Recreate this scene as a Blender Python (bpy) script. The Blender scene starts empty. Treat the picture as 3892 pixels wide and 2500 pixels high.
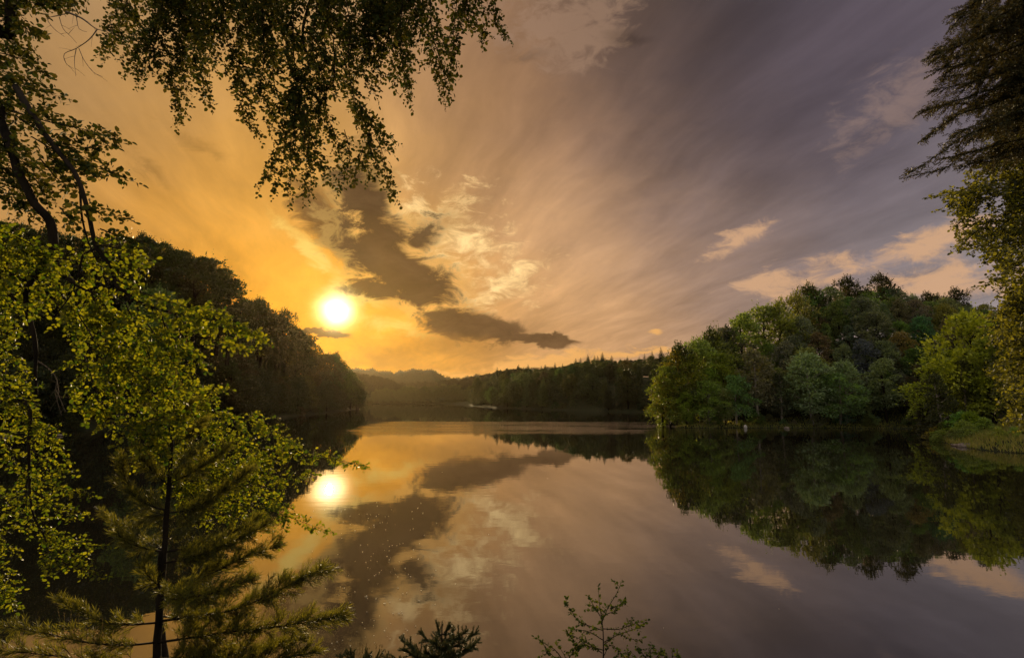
import bpy, math, random
import numpy as np

# ------------------------------------------------------------------ frame, camera, sky, sun
SC = bpy.context.scene
COL = SC.collection
W0, H0 = 3892.0, 2500.0                     # photograph
LENS = 19.0
F = LENS / 36.0 * W0
CX, CY = W0 / 2, H0 / 2
PITCH = math.atan(263.0 / F)
CAM = np.array([0.0, 0.0, 6.0])
cp, sp = math.cos(PITCH), math.sin(PITCH)

def ray(x, y):
    u = (x - CX) / F; v = (CY - y) / F
    return np.array([u, cp - v * sp, sp + v * cp])

def P(x, y, d):
    return CAM + d * ray(x, y)

def proj(p):
    q = np.asarray(p, float) - CAM
    dep = q[..., 1] * cp + q[..., 2] * sp
    up = -q[..., 1] * sp + q[..., 2] * cp
    return CX + F * q[..., 0] / dep, CY - F * up / dep, dep

def lin(c):
    c = np.asarray(c, float) / 255.0
    return np.where(c <= 0.04045, c / 12.92, ((c + 0.055) / 1.055) ** 2.4)

cam_data = bpy.data.cameras.new("camera")
cam = bpy.data.objects.new("camera", cam_data)
COL.objects.link(cam)
cam.location = CAM
cam.rotation_euler = (math.pi / 2 + PITCH, 0, 0)
cam_data.lens = LENS; cam_data.sensor_width = 36.0
cam_data.clip_start = 0.05; cam_data.clip_end = 20000
SC.camera = cam
SC.view_settings.view_transform = 'Standard'
SC.view_settings.look = 'None'
SC.view_settings.exposure = 0.0
SC.view_settings.gamma = 1.0
SC.render.engine = 'CYCLES'
SC.cycles.use_denoising = True
SC.cycles.max_bounces = 7
SC.cycles.diffuse_bounces = 2
SC.cycles.glossy_bounces = 3
SC.cycles.transmission_bounces = 4
SC.cycles.volume_bounces = 1
SC.cycles.transparent_max_bounces = 8
SC.cycles.caustics_reflective = False
SC.cycles.caustics_refractive = False
SC.cycles.sample_clamp_indirect = 4.0

SUN_PX = (1279, 1180)
sd = ray(*SUN_PX); sd = sd / np.linalg.norm(sd)
SUN_AZ = math.atan2(sd[0], sd[1]); SUN_EL = math.asin(sd[2])
sun_data = bpy.data.lights.new("sun", 'SUN')
sun_data.energy = 4.2
sun_data.color = (1.0, 0.74, 0.40)
sun_data.angle = math.radians(0.5)
sun = bpy.data.objects.new("sun", sun_data)
COL.objects.link(sun)
import mathutils
sun.rotation_euler = mathutils.Vector(sd).to_track_quat('Z', 'Y').to_euler()
sun.location = (0, 0, 60)

def build_world():
    w = bpy.data.worlds.new("World"); SC.world = w; w.use_nodes = True
    nt = w.node_tree; nt.nodes.clear(); N = nt.nodes; L = nt.links
    def node(t, **k):
        n = N.new(t)
        for a, b in k.items(): setattr(n, a, b)
        return n
    def put(sock, v):
        if hasattr(v, 'is_output'): L.new(v, sock)
        else: sock.default_value = v
    def m(op, a, b=0.0, c=0.0, clamp=False):
        n = node('ShaderNodeMath', operation=op, use_clamp=clamp)
        put(n.inputs[0], a); put(n.inputs[1], b); put(n.inputs[2], c)
        return n.outputs[0]
    def vm(op, a, b=(0, 0, 0), s=None):
        n = node('ShaderNodeVectorMath', operation=op)
        put(n.inputs[0], a)
        if op not in ('NORMALIZE', 'LENGTH', 'SCALE'): put(n.inputs[1], b)
        if s is not None: put(n.inputs['Scale'], s)
        return n.outputs['Value'] if op in ('LENGTH', 'DISTANCE', 'DOT_PRODUCT') else n.outputs[0]
    def sstep(x, a, b, lo=0.0, hi=1.0):
        n = node('ShaderNodeMapRange', interpolation_type='SMOOTHSTEP')
        put(n.inputs['Value'], x); put(n.inputs['From Min'], a); put(n.inputs['From Max'], b)
        n.inputs['To Min'].default_value = lo; n.inputs['To Max'].default_value = hi
        return n.outputs[0]
    def mixc(f, a, b):
        n = node('ShaderNodeMix', data_type='RGBA')
        put(n.inputs['Factor'], f); put(n.inputs[6], a); put(n.inputs[7], b)
        return n.outputs[2]
    def noise(vec, scale, detail=5, rough=0.55, dist=0.0):
        n = node('ShaderNodeTexNoise')
        put(n.inputs['Vector'], vec); n.inputs['Scale'].default_value = scale
        n.inputs['Detail'].default_value = detail; n.inputs['Roughness'].default_value = rough
        n.inputs['Distortion'].default_value = dist
        return n
    tc = node('ShaderNodeTexCoord')
    d = vm('NORMALIZE', tc.outputs['Generated'])
    sx = node('ShaderNodeSeparateXYZ'); L.new(d, sx.inputs[0])
    X, Y, Z = sx.outputs
    Zc = m('MAXIMUM', Z, 0.0)
    az = m('ARCTAN2', X, Y); el = m('ARCSINE', Z)
    cb = node('ShaderNodeCombineXYZ'); L.new(az, cb.inputs[0]); L.new(el, cb.inputs[1])
    A = cb.outputs[0]
    # cloud-layer plane coordinates: streaks get their perspective from a flat layer overhead
    inv = m('DIVIDE', 1.0, m('ADD', Zc, 0.13))
    pq = node('ShaderNodeCombineXYZ'); L.new(m('MULTIPLY', X, inv), pq.inputs[0]); L.new(m('MULTIPLY', Y, inv), pq.inputs[1])
    PQ = pq.outputs[0]
    sc_ = node('ShaderNodeCombineXYZ'); hx, hy = math.sin(SUN_AZ), math.cos(SUN_AZ)
    spx = node('ShaderNodeSeparateXYZ'); L.new(PQ, spx.inputs[0])
    n_wrp = noise(PQ, 0.7, 3, 0.5, 0.0)
    along = m('ADD', m('MULTIPLY', spx.outputs[0], hx), m('MULTIPLY', spx.outputs[1], hy))
    cross = m('SUBTRACT', m('MULTIPLY', spx.outputs[0], hy), m('MULTIPLY', spx.outputs[1], hx))
    cross = m('ADD', cross, m('MULTIPLY', n_wrp.outputs[0], 0.5))
    L.new(m('MULTIPLY', along, 0.40), sc_.inputs[0]); L.new(m('MULTIPLY', cross, 1.5), sc_.inputs[1])
    n_str = noise(sc_.outputs[0], 1.5, 8, 0.6, 0.12)          # streaks drawn out along the wind
    n_st2 = noise(sc_.outputs[0], 4.6, 7, 0.62, 0.15)
    n_big = noise(PQ, 0.8, 4, 0.5, 0.3)
    mpA = node('ShaderNodeMapping'); L.new(A, mpA.inputs[0]); mpA.inputs['Scale'].default_value = (1.0, 2.0, 1)
    n_fine = noise(mpA.outputs[0], 17.0, 8, 0.68, 0.6)        # shreds
    n_mid = noise(mpA.outputs[0], 5.0, 5, 0.55, 0.3)
    # warp the angular coordinates a little, so no mask has a clean edge
    wv = vm('SUBTRACT', n_mid.outputs['Color'], (0.5, 0.5, 0.5))
    wf = vm('SUBTRACT', n_fine.outputs['Color'], (0.5, 0.5, 0.5))
    Aw = vm('ADD', A, vm('ADD', vm('SCALE', wv, s=0.13), vm('SCALE', wf, s=0.05)))
    Am = vm('ADD', A, vm('ADD', vm('SCALE', wv, s=0.05), vm('SCALE', wf, s=0.035)))

    def ae(x, y):
        r = ray(x, y); r = r / np.linalg.norm(r)
        return math.atan2(r[0], r[1]), math.asin(r[2])
    pts = [  # photo pixel, sRGB of the open sky there
        (250, 100, (166, 132, 94)), (300, 420, (174, 132, 80)), (520, 620, (188, 138, 70)), (900, 800, (222, 160, 68)),
        (700, 1000, (222, 146, 34)), (1050, 1150, (250, 168, 30)), (1350, 1350, (246, 154, 6)), (1200, 1300, (248, 162, 10)), (1200, 620, (205, 152, 78)),
        (1550, 1420, (204, 132, 28)), (1800, 1360, (190, 132, 66)), (1500, 1230, (250, 178, 66)), (1500, 780, (212, 158, 92)),
        (1900, 300, (146, 108, 78)), (1700, 520, (188, 142, 96)), (2000, 700, (178, 134, 98)), (1950, 1050, (238, 184, 124)),
        (2250, 1150, (220, 172, 122)), (2150, 1320, (198, 142, 86)), (2500, 1260, (176, 136, 102)), (2300, 850, (170, 136, 112)),
        (2400, 500, (98, 79, 74)), (2700, 160, (58, 50, 54)), (2300, 130, (96, 76, 66)), (2800, 600, (84, 72, 78)), (3300, 200, (80, 70, 82)),
        (2750, 1000, (152, 130, 122)), (3200, 700, (98, 87, 96)), (3300, 980, (122, 114, 122)), (3650, 1000, (140, 134, 142)),
        (3600, 500, (96, 86, 96)), (2950, 1180, (168, 138, 116)), (3800, 1150, (166, 150, 142)),
    ]
    s2 = 0.17 ** 2
    bg_w = 0.03
    # nothing of the photo behind the camera: an evening sky, brightened by an added flat tone as unseen fill for the foliage
    sky = node('ShaderNodeTexSky', sky_type='NISHITA', sun_disc=False)
    sky.sun_elevation = SUN_EL; sky.sun_rotation = SUN_AZ
    sky.air_density = 1.6; sky.dust_density = 3.0
    nish = vm('SCALE', sky.outputs[0], s=0.085)
    far = vm('ADD', nish, tuple(lin((204, 188, 178))))
    acc = vm('SCALE', far, s=bg_w); wsum = None
    for x, y, c in pts:
        a, e = ae(x, y)
        dd = vm('DISTANCE', Aw, (a, e, 0))
        wgt = m('EXPONENT', m('MULTIPLY', m('MULTIPLY', dd, dd), -1.0 / s2))
        acc = vm('ADD', acc, vm('SCALE', tuple(lin(c)), s=wgt))
        wsum = wgt if wsum is None else m('ADD', wsum, wgt)
    base = vm('SCALE', acc, s=m('DIVIDE', 1.0, m('ADD', wsum, bg_w)))
    # streaked veil of high cloud: +-, wider where the layer is thick
    mod = m('ADD', 0.98, m('MULTIPLY', m('SUBTRACT', n_str.outputs[0], 0.5), 1.25))
    mod = m('MULTIPLY', mod, m('ADD', 1.0, m('MULTIPLY', m('SUBTRACT', n_st2.outputs[0], 0.5), 0.55)))
    mod = m('MULTIPLY', mod, m('ADD', 1.0, m('MULTIPLY', m('SUBTRACT', n_big.outputs[0], 0.5), 0.35)))
    col = vm('SCALE', base, s=mod)

    # the glare of the sun lies behind the clouds
    ang = m('ARCCOSINE', m('MINIMUM', vm('DOT_PRODUCT', d, tuple(sd)), 0.999999))
    angw = m('ADD', ang, m('MULTIPLY', m('SUBTRACT', n_fine.outputs[0], 0.5), 0.014))
    col = vm('ADD', col, vm('SCALE', (0.42, 0.19, 0.01), s=m('EXPONENT', m('MULTIPLY', ang, -13.0))))

    def ell(specs, kf=0.5, km=0.45):
        """union of rotated ellipses (photo px centre, half axes, tilt clockwise in degrees, weight), torn by the noises"""
        best = None
        for x, y, ra, rb, rot, wt in specs:
            a, e = ae(x, y)
            r_ = ray(x, y); k = 1.0 / (F * np.linalg.norm(r_))
            mpn = node('ShaderNodeMapping', vector_type='TEXTURE'); L.new(Am, mpn.inputs[0])
            mpn.inputs['Location'].default_value = (a, e, 0)
            mpn.inputs['Rotation'].default_value = (0, 0, math.radians(-rot))
            mpn.inputs['Scale'].default_value = (ra * k, rb * k, 1)
            v = m('MULTIPLY', m('SUBTRACT', 1.0, vm('LENGTH', mpn.outputs[0])), wt)
            best = v if best is None else m('MAXIMUM', best, v)
        t = m('ADD', best, m('MULTIPLY', m('SUBTRACT', n_fine.outputs[0], 0.5), kf * 2.0))
        return m('ADD', t, m('MULTIPLY', m('SUBTRACT', n_mid.outputs[0], 0.5), km * 1.8))

    # pale lit shreds
    br = ell([(1740, 900, 330, 190, 25, 1), (1900, 1060, 250, 140, -10, 1), (1560, 780, 180, 80, -20, .9)], 2.4, 0.8)
    col = mixc(m('MULTIPLY', sstep(br, 0.1, 1.5), 0.9), col, vm('SCALE', tuple(lin((255, 214, 146))), s=m('ADD', 0.45, m('MULTIPLY', n_fine.outputs[0], 1.15))))
    col = mixc(m('MULTIPLY', sstep(br, -0.1, -0.9), m('MULTIPLY', sstep(ell([(1760, 950, 380, 260, 20, 1.3)], .2, .3), 0.1, .6), .35)), col, (*lin((176, 128, 78)), 1))
    pe = ell([(3050, 1065, 290, 80, -4, 1), (3560, 1090, 420, 85, 2, 1), (3560, 930, 300, 75, -18, 1), (2800, 915, 170, 45, -20, .75)], 1.3, 0.6)
    col = mixc(m('MULTIPLY', sstep(pe, 0.0, 0.8), 0.85), col, (*lin((214, 168, 128)), 1))
    p2 = ell([(3380, 420, 330, 130, -25, 1)], 1.6, 0.6)
    col = mixc(m('MULTIPLY', sstep(p2, 0.0, 1.2), 0.4), col, (*lin((168, 138, 122)), 1))
    lo = ell([(2080, 1372, 360, 34, -6, 1), (1850, 1440, 190, 22, 6, .9), (2420, 1345, 260, 16, -3, .9), (2480, 1270, 40, 12, 8, 1)], 1.3, 0.6)
    col = mixc(m('MULTIPLY', sstep(lo, 0.0, 0.7), 0.7), col, (*lin((248, 182, 100)), 1))
    up = ell([(2180, 110, 420, 170, -12, 1)], 1.6, 1.4)
    col = mixc(m('MULTIPLY', sstep(up, 0.0, 0.8), 0.6), col, (*lin((160, 128, 104)), 1))
    ru = ell([(2400, 150, 150, 50, 10, 1), (2000, 220, 200, 45, -8, .8), (560, 640, 140, 50, 35, 1), (760, 560, 260, 60, 20, .7)], 0.9, 0.8)
    col = mixc(m('MULTIPLY', sstep(ru, 0.1, 0.9), 0.55), col, vm('SCALE', col, s=0.5))
    # rim light along the dark cloud on the sun side
    ri = ell([(1170, 940, 260, 46, 42, 1), (1350, 1120, 170, 50, 25, 1), (1480, 1250, 260, 40, 12, .8)], 0.9, 0.5)
    col = mixc(m('MULTIPLY', sstep(ri, 0.05, 0.9), 0.8), col, (*lin((255, 216, 112)), 1))
    # the two dark clouds
    shade = vm('SCALE', tuple(lin((84, 61, 38))), s=m('MAXIMUM', 0.45, m('ADD', -0.75, m('ADD', m('MULTIPLY', n_mid.outputs[0], 2.0), m('MULTIPLY', n_fine.outputs[0], 1.5)))))
    fan = ell([(1385, 690, 190, 135, 88, 1), (1255, 850, 210, 95, 48, 1), (1330, 960, 130, 80, 20, .9)], 0.9, 0.9)
    col = mixc(m('MULTIPLY', sstep(fan, -0.15, 0.65), 0.82), col, shade)
    dk = ell([(1400, 790, 190, 100, 82, 1), (1450, 940, 175, 145, 30, 1.05), (1548, 1062, 235, 122, 16, 1.15), (1590, 905, 170, 60, -38, .6), (1440, 1100, 140, 75, 5, 1)], 1.25, 0.7)
    rim = m('MULTIPLY', sstep(dk, -0.55, -0.1), sstep(ang, 0.12, 0.36, 1.0, 0.0))
    col = mixc(m('MULTIPLY', rim, 0.26), col, (*lin((255, 208, 118)), 1))
    col = mixc(m('MULTIPLY', sstep(dk, -0.05, 0.5), 0.93), col, shade)
    d2 = ell([(1790, 1240, 250, 74, 9, 1.1), (2060, 1293, 190, 30, 3, 1), (1242, 1264, 105, 17, 2, 1.0)], 0.75, 0.5)
    col = mixc(m('MULTIPLY', sstep(d2, -0.05, 0.35), 0.92), col, vm('SCALE', shade, s=1.3))
    d3 = ell([(1730, 1320, 260, 75, 6, 1), (1480, 1370, 260, 60, 4, .7)], 0.5, 0.6)
    col = mixc(m('MULTIPLY', sstep(d3, 0.0, 0.8), 0.5), col, (*lin((168, 118, 56)), 1))
    col = vm('ADD', col, vm('SCALE', (0.12, 0.06, 0.005), s=m('EXPONENT', m('MULTIPLY', ang, -16.0))))
    g2 = m("DIVIDE", angw, 0.0225)
    core = m('EXPONENT', m('MULTIPLY', m('MULTIPLY', g2, g2), -1.0))
    col = vm('ADD', col, vm('SCALE', (4.6, 3.8, 1.9), s=core))
    bg = node('ShaderNodeBackground'); L.new(col, bg.inputs['Color']); bg.inputs['Strength'].default_value = 1.0
    out = node('ShaderNodeOutputWorld'); L.new(bg.outputs[0], out.inputs['Surface'])
    w.cycles.sampling_method = 'MANUAL'; w.cycles.sample_map_resolution = 1024
build_world()

# ------------------------------------------------------------------ helpers
rng = np.random.default_rng(7)

def tag(o, label=None, cat=None, group=None, kind=None):
    if label: o['label'] = label
    if cat: o['category'] = cat
    if group: o['group'] = group
    if kind: o['kind'] = kind
    return o

def empty(name, loc, label, cat, group=None):
    o = bpy.data.objects.new(name, None); COL.objects.link(o); o.location = [float(a) for a in loc]
    o.empty_display_size = 0.3
    return tag(o, label, cat, group)

class Buf:
    def __init__(s): s.v = []; s.f = []; s.n = 0
    def add(s, v, faces):
        """v (n,3); faces: list of int arrays (m,k)"""
        v = np.asarray(v, float).reshape(-1, 3); s.v.append(v)
        for f in faces: s.f.append(np.asarray(f, int) + s.n)
        s.n += len(v)
    def mesh(s, name, smooth=False):
        me = bpy.data.meshes.new(name)
        v = np.concatenate(s.v) if s.v else np.zeros((0, 3))
        me.vertices.add(len(v)); me.vertices.foreach_set('co', v.ravel())
        li = np.concatenate([f.ravel() for f in s.f]); tot = np.concatenate([np.full(len(f), f.shape[1]) for f in s.f])
        me.loops.add(len(li)); me.loops.foreach_set('vertex_index', li.astype(np.int32))
        me.polygons.add(len(tot))
        st = np.concatenate([[0], np.cumsum(tot)[:-1]])
        me.polygons.foreach_set('loop_start', st.astype(np.int32))
        try: me.polygons.foreach_set('loop_total', tot.astype(np.int32))
        except Exception: pass
        if smooth: me.polygons.foreach_set('use_smooth', np.ones(len(tot), bool))
        me.update(calc_edges=True)
        return me
    def obj(s, name, mat, parent=None, smooth=False, world=True):
        """vertices in world space; stored relative to the parent's location"""
        if parent is not None and world:
            off = np.array(parent.location); s.v = [a - off for a in s.v]
        me = s.mesh(name, smooth); me.materials.append(mat)
        o = bpy.data.objects.new(name, me); COL.objects.link(o)
        if parent is not None: o.parent = parent
        return o

def norm(a):
    a = np.asarray(a, float); return a / np.maximum(np.linalg.norm(a, axis=-1, keepdims=True), 1e-9)

def smooth_path(pts, step):
    pts = np.asarray(pts, float)
    if len(pts) < 3:
        n = max(2, int(np.linalg.norm(pts[1] - pts[0]) / step) + 1)
        return pts[0] + (pts[1] - pts[0]) * np.linspace(0, 1, n)[:, None]
    q = np.vstack([2 * pts[0] - pts[1], pts, 2 * pts[-1] - pts[-2]]); out = []
    for i in range(1, len(q) - 2):
        p0, p1, p2, p3 = q[i - 1], q[i], q[i + 1], q[i + 2]
        n = max(2, int(np.linalg.norm(p2 - p1) / step) + 1)
        t = np.linspace(0, 1, n, endpoint=False)[:, None]
        out.append(0.5 * (2 * p1 + (p2 - p0) * t + (2 * p0 - 5 * p1 + 4 * p2 - p3) * t ** 2 + (3 * p1 - p0 - 3 * p2 + p3) * t ** 3))
    out.append(q[-2][None]); return np.vstack(out)

def tube(buf, pts, r, k=6, cap=True):
    pts = np.asarray(pts, float); n = len(pts)
    r = np.broadcast_to(np.asarray(r, float), (n,))
    t = norm(np.gradient(pts, axis=0))
    ref = np.array([0.3, 0.9, 0.2]) if abs(t[0][2]) > 0.8 else np.array([0, 0, 1.0])
    a = norm(np.cross(t, ref)); b = np.cross(t, a)
    th = np.arange(k) * 2 * np.pi / k
    ring = pts[:, None] + r[:, None, None] * (a[:, None] * np.cos(th)[None, :, None] + b[:, None] * np.sin(th)[None, :, None])
    i = np.arange(n - 1)[:, None] * k; j = np.arange(k)[None]
    f = np.stack([i + j, i + (j + 1) % k, i + k + (j + 1) % k, i + k + j], -1).reshape(-1, 4)
    fs = [f]
    if cap: fs.append(((n - 1) * k + np.arange(k))[None])
    buf.add(ring.reshape(-1, 3), fs)

def leaf_cards(buf, pos, axis, nor, L, w=0.62, fold=0.12):
    """ovate folded leaves: base at pos, midrib along axis"""
    pos = np.asarray(pos, float); n = len(pos)
    if n == 0: return
    ax = norm(axis); s = norm(np.cross(ax, nor)); nn = np.cross(s, ax)
    L = np.broadcast_to(np.asarray(L, float), (n,))[:, None]
    W = L * w * 0.5
    up = nn * W * fold * 2
    v = np.stack([pos, pos + ax * L * .28 + s * W * .85 + up, pos + ax * L * .66 + s * W * .9 + up, pos + ax * L,
                  pos + ax * L * .66 - s * W * .9 + up, pos + ax * L * .28 - s * W * .85 + up], 1)
    b = np.arange(n)[:, None] * 6
    buf.add(v.reshape(-1, 3), [np.vstack([b + [0, 1, 2, 3], b + [0, 3, 4, 5]])])

def quad_cards(buf, pos, axis, nor, L, w):
    pos = np.asarray(pos, float); n = len(pos)
    if n == 0: return
    ax = norm(axis); s = norm(np.cross(ax, nor))
    L = np.broadcast_to(np.asarray(L, float), (n,))[:, None]; w = np.broadcast_to(np.asarray(w, float), (n,))[:, None]
    v = np.stack([pos, pos + ax * L * .45 + s * w * .5, pos + ax * L, pos + ax * L * .55 - s * w * .5], 1)
    b = np.arange(n)[:, None] * 4
    buf.add(v.reshape(-1, 3), [b + [0, 1, 2, 3]])

def rvec(n):
    return norm(rng.normal(size=(n, 3)))

# ------------------------------------------------------------------ materials
def new_mat(name):
    m = bpy.data.materials.new(name); m.use_nodes = True
    nt = m.node_tree; nt.nodes.clear()
    out = nt.nodes.new('ShaderNodeOutputMaterial')
    return m, nt, out

def leaf_mat(name, c1, c2, t1, t2, trans=0.45, gloss=0.5, objcol=False, spec=0.3):
    m, nt, out = new_mat(name); N = nt.nodes; L = nt.links
    geo = N.new('ShaderNodeNewGeometry')
    def mix(a, b):
        n = N.new('ShaderNodeMix'); n.data_type = 'RGBA'
        n.inputs[6].default_value = (*a, 1); n.inputs[7].default_value = (*b, 1)
        L.new(geo.outputs['Random Per Island'], n.inputs['Factor']); return n.outputs[2]
    ca, ct = mix(c1, c2), mix(t1, t2)
    if objcol:
        oi = N.new('ShaderNodeObjectInfo')
        def tint(c):
            n = N.new('ShaderNodeMix'); n.data_type = 'RGBA'; n.blend_type = 'MULTIPLY'; n.inputs['Factor'].default_value = 1
            L.new(c, n.inputs[6]); L.new(oi.outputs['Color'], n.inputs[7]); return n.outputs[2]
        ca, ct = tint(ca), tint(ct)
    b = N.new('ShaderNodeBsdfPrincipled'); L.new(ca, b.inputs['Base Color'])
    b.inputs['Roughness'].default_value = gloss; b.inputs['Specular IOR Level'].default_value = spec
    t = N.new('ShaderNodeBsdfTranslucent'); L.new(ct, t.inputs['Color'])
    mx = N.new('ShaderNodeMixShader'); mx.inputs[0].default_value = trans
    L.new(b.outputs[0], mx.inputs[1]); L.new(t.outputs[0], mx.inputs[2]); L.new(mx.outputs[0], out.inputs[0])
    return m

def rough_mat(name, c1, c2, scale, rough=0.9, bump=0.4, stretch=(1, 1, 1), c3=None):
    m, nt, out = new_mat(name); N = nt.nodes; L = nt.links
    tc = N.new('ShaderNodeTexCoord'); mp = N.new('ShaderNodeMapping'); mp.inputs['Scale'].default_value = stretch
    L.new(tc.outputs['Object'], mp.inputs[0])
    n = N.new('ShaderNodeTexNoise'); n.inputs['Scale'].default_value = scale; n.inputs['Detail'].default_value = 6; n.inputs['Roughness'].default_value = 0.65
    L.new(mp.outputs[0], n.inputs['Vector'])
    r = N.new('ShaderNodeValToRGB'); L.new(n.outputs[0], r.inputs[0])
    r.color_ramp.elements[0].position = 0.32; r.color_ramp.elements[0].color = (*c1, 1)
    r.color_ramp.elements[1].position = 0.68; r.color_ramp.elements[1].color = (*c2, 1)
    if c3 is not None:
        e = r.color_ramp.elements.new(0.5); e.color = (*c3, 1)
    b = N.new('ShaderNodeBsdfPrincipled'); L.new(r.outputs[0], b.inputs['Base Color']); b.inputs['Roughness'].default_value = rough; b.inputs['Specular IOR Level'].default_value = 0.08
    bp = N.new('ShaderNodeBump'); bp.inputs['Strength'].default_value = bump; L.new(n.outputs[0], bp.inputs['Height']); L.new(bp.outputs[0], b.inputs['Normal'])
    L.new(b.outputs[0], out.inputs[0]); return m

M_BARK = rough_mat('bark', (0.006, 0.0045, 0.003), (0.028, 0.020, 0.013), 9, 0.9, 0.6, (1, 1, 0.25))
M_BARK_PALE = rough_mat('pale_bark', (0.12, 0.10, 0.08), (0.32, 0.27, 0.22), 3, 0.9, 0.4, (1, 1, 0.3))
M_TWIG = rough_mat('twig_bark', (0.014, 0.010, 0.007), (0.035, 0.025, 0.016), 30)
M_DEADTWIG = rough_mat('dead_twig_bark', (0.09, 0.07, 0.05), (0.2, 0.15, 0.11), 30)
M_BEECH_SHADE = leaf_mat('beech_leaf_shade', (0.018, 0.03, 0.007), (0.045, 0.052, 0.010), (0.05, 0.075, 0.008), (0.16, 0.12, 0.012), 0.3, .7, False, .06)  # leaf colour darker than the hornbeam's: silhouette shade painted in
M_HORN = leaf_mat('hornbeam_leaf', (0.018, 0.036, 0.006), (0.045, 0.06, 0.008), (0.08, 0.16, 0.006), (0.56, 0.52, 0.014), 0.5, .5, False, .15)
M_EDGE = leaf_mat('maple_leaf', (0.014, 0.022, 0.006), (0.06, 0.062, 0.013), (0.05, 0.06, 0.006), (0.48, 0.44, 0.03), 0.4)
M_FIR = leaf_mat('fir_needle', (0.015, 0.024, 0.008), (0.045, 0.042, 0.012), (0.06, 0.055, 0.012), (0.13, 0.09, 0.02), 0.3)
M_PINE = leaf_mat('pine_needle', (0.02, 0.03, 0.007), (0.05, 0.058, 0.012), (0.12, 0.13, 0.01), (0.48, 0.40, 0.03), 0.42)
M_SPRUCE = leaf_mat('spruce_needle', (0.02, 0.04, 0.012), (0.05, 0.06, 0.02), (0.08, 0.08, 0.02), (0.12, 0.09, 0.03), 0.25, 0.4)
M_SHRUB = leaf_mat('sapling_leaf', (0.012, 0.025, 0.006), (0.035, 0.05, 0.010), (0.05, 0.09, 0.01), (0.16, 0.17, 0.02), 0.35, .7, False, .06)
M_GRASS = leaf_mat('grass_blade', (0.09, 0.12, 0.02), (0.22, 0.20, 0.06), (0.34, 0.38, 0.04), (0.60, 0.48, 0.10), 0.5)
M_REED = leaf_mat('reed_blade', (0.02, 0.024, 0.008), (0.05, 0.05, 0.018), (0.05, 0.055, 0.012), (0.10, 0.09, 0.02), 0.35, .8, False, 0.05)
M_STRAW = leaf_mat('dry_grass_head', (0.07, 0.05, 0.025), (0.13, 0.09, 0.04), (0.12, 0.08, 0.03), (0.2, 0.13, 0.05), 0.3)
M_CROWN = leaf_mat('tree_crown', (0.40, 0.45, 0.42), (1.6, 1.5, 1.45), (0.9, 1.0, 0.40), (2.6, 2.4, 0.7), 0.42, 0.45, True)
M_FARWOOD = leaf_mat('far_foliage', (0.5, 0.55, 0.5), (1.3, 1.25, 1.2), (0.3, 0.3, 0.2), (0.5, 0.5, 0.3), 0.03, 1.0, True, 0.0)
M_STONE = rough_mat('lake_stone', (0.07, 0.055, 0.045), (0.26, 0.21, 0.17), 4, 0.85, 0.5)
M_SAND = rough_mat('pale_stone', (0.3, 0.27, 0.25), (0.5, 0.46, 0.43), 6, 0.8, 0.3)
M_SPECK = rough_mat('floating_petal', (0.55, 0.45, 0.3), (0.8, 0.72, 0.5), 8, 0.5, 0.1)
M_HILL = rough_mat('wooded_hill', (0.012, 0.017, 0.008), (0.03, 0.033, 0.014), 0.06, 0.95, 0.8)
M_LITTER = rough_mat('forest_floor', (0.014, 0.015, 0.008), (0.05, 0.038, 0.022), 0.7, 0.95, 0.5, (1, 1, 1), (0.022, 0.027, 0.010))

# ------------------------------------------------------------------ terrain
D2N = W0 / 2397.0
LAKE = np.array([(0, 11.4), (14, 11.8), (22, 19), (45, 30), (80, 40), (72, 52), (61, 57), (55.5, 61), (54.5, 65), (57, 72), (60, 77.5), (66, 84), (80, 95),
                 (88, 106), (74, 109), (60, 111), (48, 112), (38, 111), (33, 113), (38, 122), (60, 150), (84, 190), (86, 210), (68, 226), (45, 246), (14, 290),
                 (-12, 350), (-30, 420), (-38, 470), (-42, 530), (-60, 575), (-100, 590), (-150, 588), (-215, 560), (-230, 430), (-160, 335), (-100, 318),
                 (-84, 305), (-80, 260), (-74, 200), (-71, 145), (-79, 120), (-87, 90), (-86, 70), (-60, 38), (-30, 22), (-12, 12.5)], float)

def lake_sd(x, y):
    """signed distance to the shore: positive on land"""
    x = np.atleast_1d(np.asarray(x, float)).ravel(); y = np.atleast_1d(np.asarray(y, float)).ravel()
    d = np.full(x.shape, 1e9); ins = np.zeros(x.shape, bool)
    for (ax, ay), (bx, by) in zip(LAKE, np.roll(LAKE, -1, 0)):
        ex, ey = bx - ax, by - ay
        t = np.clip(((x - ax) * ex + (y - ay) * ey) / (ex * ex + ey * ey), 0, 1)
        d = np.minimum(d, np.hypot(x - ax - t * ex, y - ay - t * ey))
        c = ((ay > y) != (by > y)) & (x < ex * (y - ay) / (ey if ey else 1e-9) + ax)
        ins ^= c
    return np.where(ins, -d, d)

def sky(pts):      # display px list -> native
    a = np.array(pts, float); a[:, :2] *= D2N; return a
LEFT_NEAR = sky([(-60, 515, 120), (0, 520, 120), (80, 530, 122), (150, 545, 124), (240, 562, 126), (320, 556, 128), (400, 580, 131), (470, 602, 134), (520, 634, 137), (548, 660, 139)])
LEFT_FAR = sky([(566, 706, 175), (600, 705, 182), (640, 740, 195), (690, 760, 210), (718, 782, 222), (742, 832, 240), (780, 834, 255), (800, 852, 270), (828, 882, 285), (850, 908, 297)])
RIGHT = sky([(1548, 885, 116), (1565, 850, 118), (1590, 815, 121), (1650, 787, 126), (1700, 766, 130), (1727, 745, 132), (1770, 725, 134), (1823, 708, 137), (1852, 693, 139), (1896, 676, 141),
             (1940, 672, 142), (1984, 664, 143), (2015, 684, 144), (2068, 662, 144), (2122, 690, 143), (2160, 692, 142), (2230, 690, 140), (2283, 710, 138), (2320, 722, 135), (2420, 720, 130), (2600, 710, 120)])
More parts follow.
